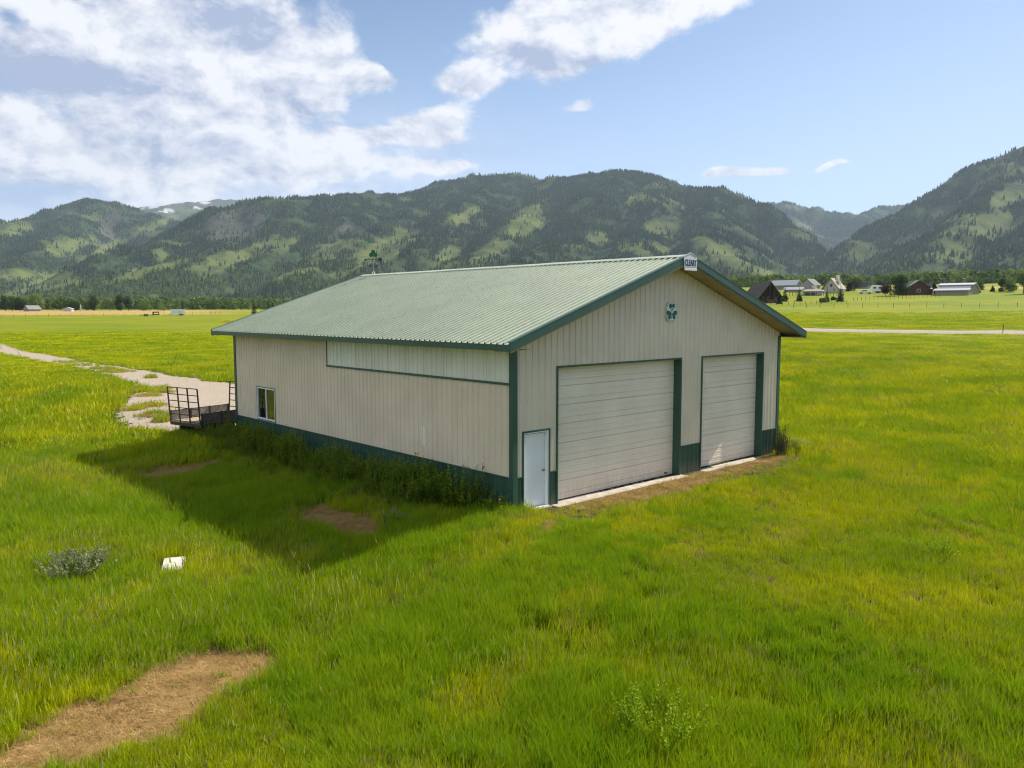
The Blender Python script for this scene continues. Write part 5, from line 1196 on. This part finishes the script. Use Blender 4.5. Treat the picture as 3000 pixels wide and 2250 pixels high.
# monitor-roofed barn
b0, D0 = at(2785, 865.5); s_ = D0/F_PX; t = thing('monitor_barn', 'long tan barn with stepped white and blue-grey roof', 'barn', b0, -math.atan2(b0[0]-CAM[0], b0[1]-CAM[1])+math.radians(-18)); l2 = 37*s_; dp = 11.0
M = MB(); M.prism([(0, -1), (dp, -1), (dp, 12*s_), (dp*.62, 25*s_), (dp*.38, 25*s_), (0, 12*s_)][::-1], lambda u, v, t_: (t_, u, v), -l2, l2+4*s_); M.obj('wall', M_TANW, t)
def slab4(name, ya, za, yb, zb, m_, th_=.2, ex=.5):
    M = MB(); M.add([(-l2-ex, ya, za), (l2+4*s_+ex, ya, za), (l2+4*s_+ex, yb, zb), (-l2-ex, yb, zb), (-l2-ex, ya, za+th_), (l2+4*s_+ex, ya, za+th_), (l2+4*s_+ex, yb, zb+th_), (-l2-ex, yb, zb+th_)], [(3, 2, 1, 0), (4, 5, 6, 7), (0, 1, 5, 4), (1, 2, 6, 5), (2, 3, 7, 6), (3, 0, 4, 7)]); return M.obj(name, m_, t)
slab4('lower_roof', -.7, 12*s_, dp*.10, 16.5*s_, M_WMET); slab4('middle_roof', dp*.11, 16.4*s_, dp*.34, 25.5*s_, M_BLUEG, ex=0); slab4('upper_roof', dp*.30, 26*s_, dp*.56, 31*s_, M_WMET); slab4('rear_roof', dp*.56, 31*s_, dp+.6, 11*s_, M_WMET)
M = MB(); M.prism([(dp*.34, 24*s_), (dp*.8, 20*s_), (dp*.56, 30.5*s_), (dp*.34, 26*s_)], lambda u, v, t_: (t_, u, v), -l2+.2, l2+3.6*s_); M.obj('monitor_wall', M_TANW, t)

# ------------------------------------------------------------------ vehicles and things far off
def veh_base(name, label, cat, px, py, yaw, D=None):
    b0, D0 = at(px, py) if D is None else (atd(px, D), D); return thing(name, label, cat, b0, -math.atan2(b0[0]-CAM[0], b0[1]-CAM[1])+math.radians(yaw)), D0/F_PX
def wheel(t, x, y, r_=.34, w2=.22):
    M = MB(); M.tube((x, y-w2/2, r_), (x, y+w2/2, r_), r_, n=14); wo_ = M.obj('wheel', M_RUBBER, t); M = MB(); M.tube((x, y-w2/2-.01, r_), (x, y+w2/2+.01, r_), r_*.55, n=10); M.obj('rim', M_CHROME, wo_)
t, s_ = veh_base('parked_car', 'white car parked on the grass between the fences', 'car', 2535, 861, 8, D=None)
M = MB(); body = [(-2.2, .35), (2.2, .35), (2.25, .75), (1.9, .95), (1.0, 1.02), (-1.9, 1.05), (-2.25, .9)]; M.prism(body, lambda u, v, t_: (u, t_, v), -.88, .88); M.obj('body', M_WHITE, t, bevel=.06)
M = MB(); M.prism([(-1.7, 1.04), (1.05, 1.01), (.45, 1.48), (-1.2, 1.5)], lambda u, v, t_: (u, t_, v), -.76, .76); M.obj('cabin', M_WHITE, t, bevel=.05); M = MB(); M.prism([(-1.45, 1.08), (.85, 1.06), (.4, 1.40), (-1.15, 1.42)], lambda u, v, t_: (u, t_, v), -.775, .775); M.obj('window', M_GLASS, t)
for x in (-1.4, 1.4):
    for y in (-.8, .8): wheel(t, x, y)
t, s_ = veh_base('camper', 'white camper parked beside the dark rounded tree', 'camper', 2576, 858, 10)
M = MB(); M.prism([(-2.8, .5), (2.6, .5), (3.0, 1.3), (2.9, 2.9), (-2.8, 2.9)], lambda u, v, t_: (u, t_, v), -1.1, 1.1); M.obj('body', M_WHITE, t, bevel=.1)
for u in (-1.8, 0, 1.6): M = MB(); M.box((u-.5, -1.13, 1.6), (u+.4, -1.10, 2.2)); M.obj('window', M_GLASS, t)
for x in (-.9, .0):
    for y in (-1, 1): wheel(t, x, y)
t, s_ = veh_base('cargo_trailer', 'white enclosed cargo trailer standing in the far field', 'trailer', 521, 924, 12); s1 = 34*s_/2; hh = 15.5*s_
M = MB(); M.prism([(-s1, hh*.12), (s1, hh*.12), (s1*1.0, hh*.93), (s1*.93, hh), (-s1*.95, hh), (-s1, hh*.95)], lambda u, v, t_: (u, t_, v), -1.2, 1.2); bd = M.obj('body', M_WHITE, t, bevel=.08)
M = MB(); M.box((s1*.1, -1.23, hh*.2), (s1*.45, -1.2, hh*.8)); M.obj('door', mat('offwhite_panel', (.66, .67, .68), .4), t)
for k in range(5): M = MB(); x = -s1+.3+k*s1*.45; M.box((x, -1.22, hh*.14), (x+.04, -1.2, hh*.92)); M.obj('panel_rib', mat('rib_grey', (.55, .56, .57), .4), t)
M = MB(); M.box((s1*.1, -1.25, hh*.06), (s1*.75, -1.18, hh*.22)); M.obj('fender', M_BLACK, t)
for x in (s1*.3, s1*.55): wheel(t, x, -1.05, .4); wheel(t, x, 1.05, .4)
M = MB(); M.bar((-s1, 0, hh*.15), (-s1-1.3, 0, hh*.12), .12, .12); M.obj('hitch', M_BLACK, t)
t, s_ = veh_base('gooseneck_trailer', 'black gooseneck flatbed trailer left of the white cargo trailer', 'trailer', 432, 926, 6)
M = MB(); M.box((-20*s_, -1.2, 2.2*s_), (14*s_, 1.2, 3.6*s_)); M.obj('deck', M_BLACK, t)
M = MB(); M.bar((14*s_, 0, 3*s_), (14*s_, 0, 10.5*s_), .5, .5); M.bar((13*s_, 0, 10*s_), (29*s_, 0, 10.5*s_), .4, .45); M.bar((28*s_, 0, 10.5*s_), (28*s_, 0, 2.0*s_), .3, .4); M.bar((14*s_, 0, 4*s_), (27*s_, 0, 4.5*s_), .3, .4); M.obj('gooseneck', M_BLACK, t)
for x in (-6*s_, -1*s_):
    for y in (-1, 1): wheel(t, x, y, .42)
house('old_shed', 'weathered grey shed with sloping roof below the bright trees at far left', 'shed', 76, 920, 22, 6, 8, 30, 60, M_GREYW, mat('weathered_roof', (.22, .22, .21), .8, noise=.3, nscale=.6), D=600)
house('white_shed', 'small whitish shed in the far tree row at the left', 'shed', 197, 918, 19, 6, 3, 18, 15, M_TRIMW, mat('pale_roof', (.42, .42, .42), .7), D=600)
house('cabin', 'tiny pale cabin roof showing above the trees on the lower slope', 'cabin', 536, 884, 13, 4, 4, 14, -70, M_GREYW, M_WMET, D=1150)
b0 = atd(236, 600); M = MB(); M.tube((0, 0, -.5), (0, 0, 18*600/F_PX), .5, .25, n=8); M.tube((0, 0, 2.5), (1.2, 0, 4.0), .2, .08, n=5); o = M.obj('dead_trunk', mat('pale_dead_wood', (.45, .42, .36), .9)); o.location = b0; tag(o, 'pale standing dead trunk between dark trees at the far left', 'tree trunk')
b0, D0 = at(2870, 858); M = MB(); M.box((-.5, -.3, -.2), (.5, .3, 2.0)); M.box((-.6, -.4, 2.0), (.6, .4, 2.15)); o = M.obj('wooden_box', M_BRN); o.location = b0; tag(o, 'small brown wooden box structure in the dry strip right of the long barn', 'wooden box')

# ------------------------------------------------------------------ valley air
M = MB(); M.box((-9000, -3500, -12), (9500, 9000, 1120)); hz = M.obj('haze', []); 
hm = bpy.data.materials.new('valley_haze'); hm.use_nodes = True; nt_ = hm.node_tree; nt_.nodes.clear(); b_ = NB(nt_)
pv = b_.n('ShaderNodeVolumePrincipled'); pv.inputs['Color'].default_value = (.62, .80, 1.0, 1); pv.inputs['Density'].default_value = 5.4e-5; pv.inputs['Anisotropy'].default_value = .2
o_ = b_.n('ShaderNodeOutputMaterial'); b_.link(pv.outputs[0], o_.inputs['Volume']); hz.data.materials.append(hm); tag(hz, kind='stuff')
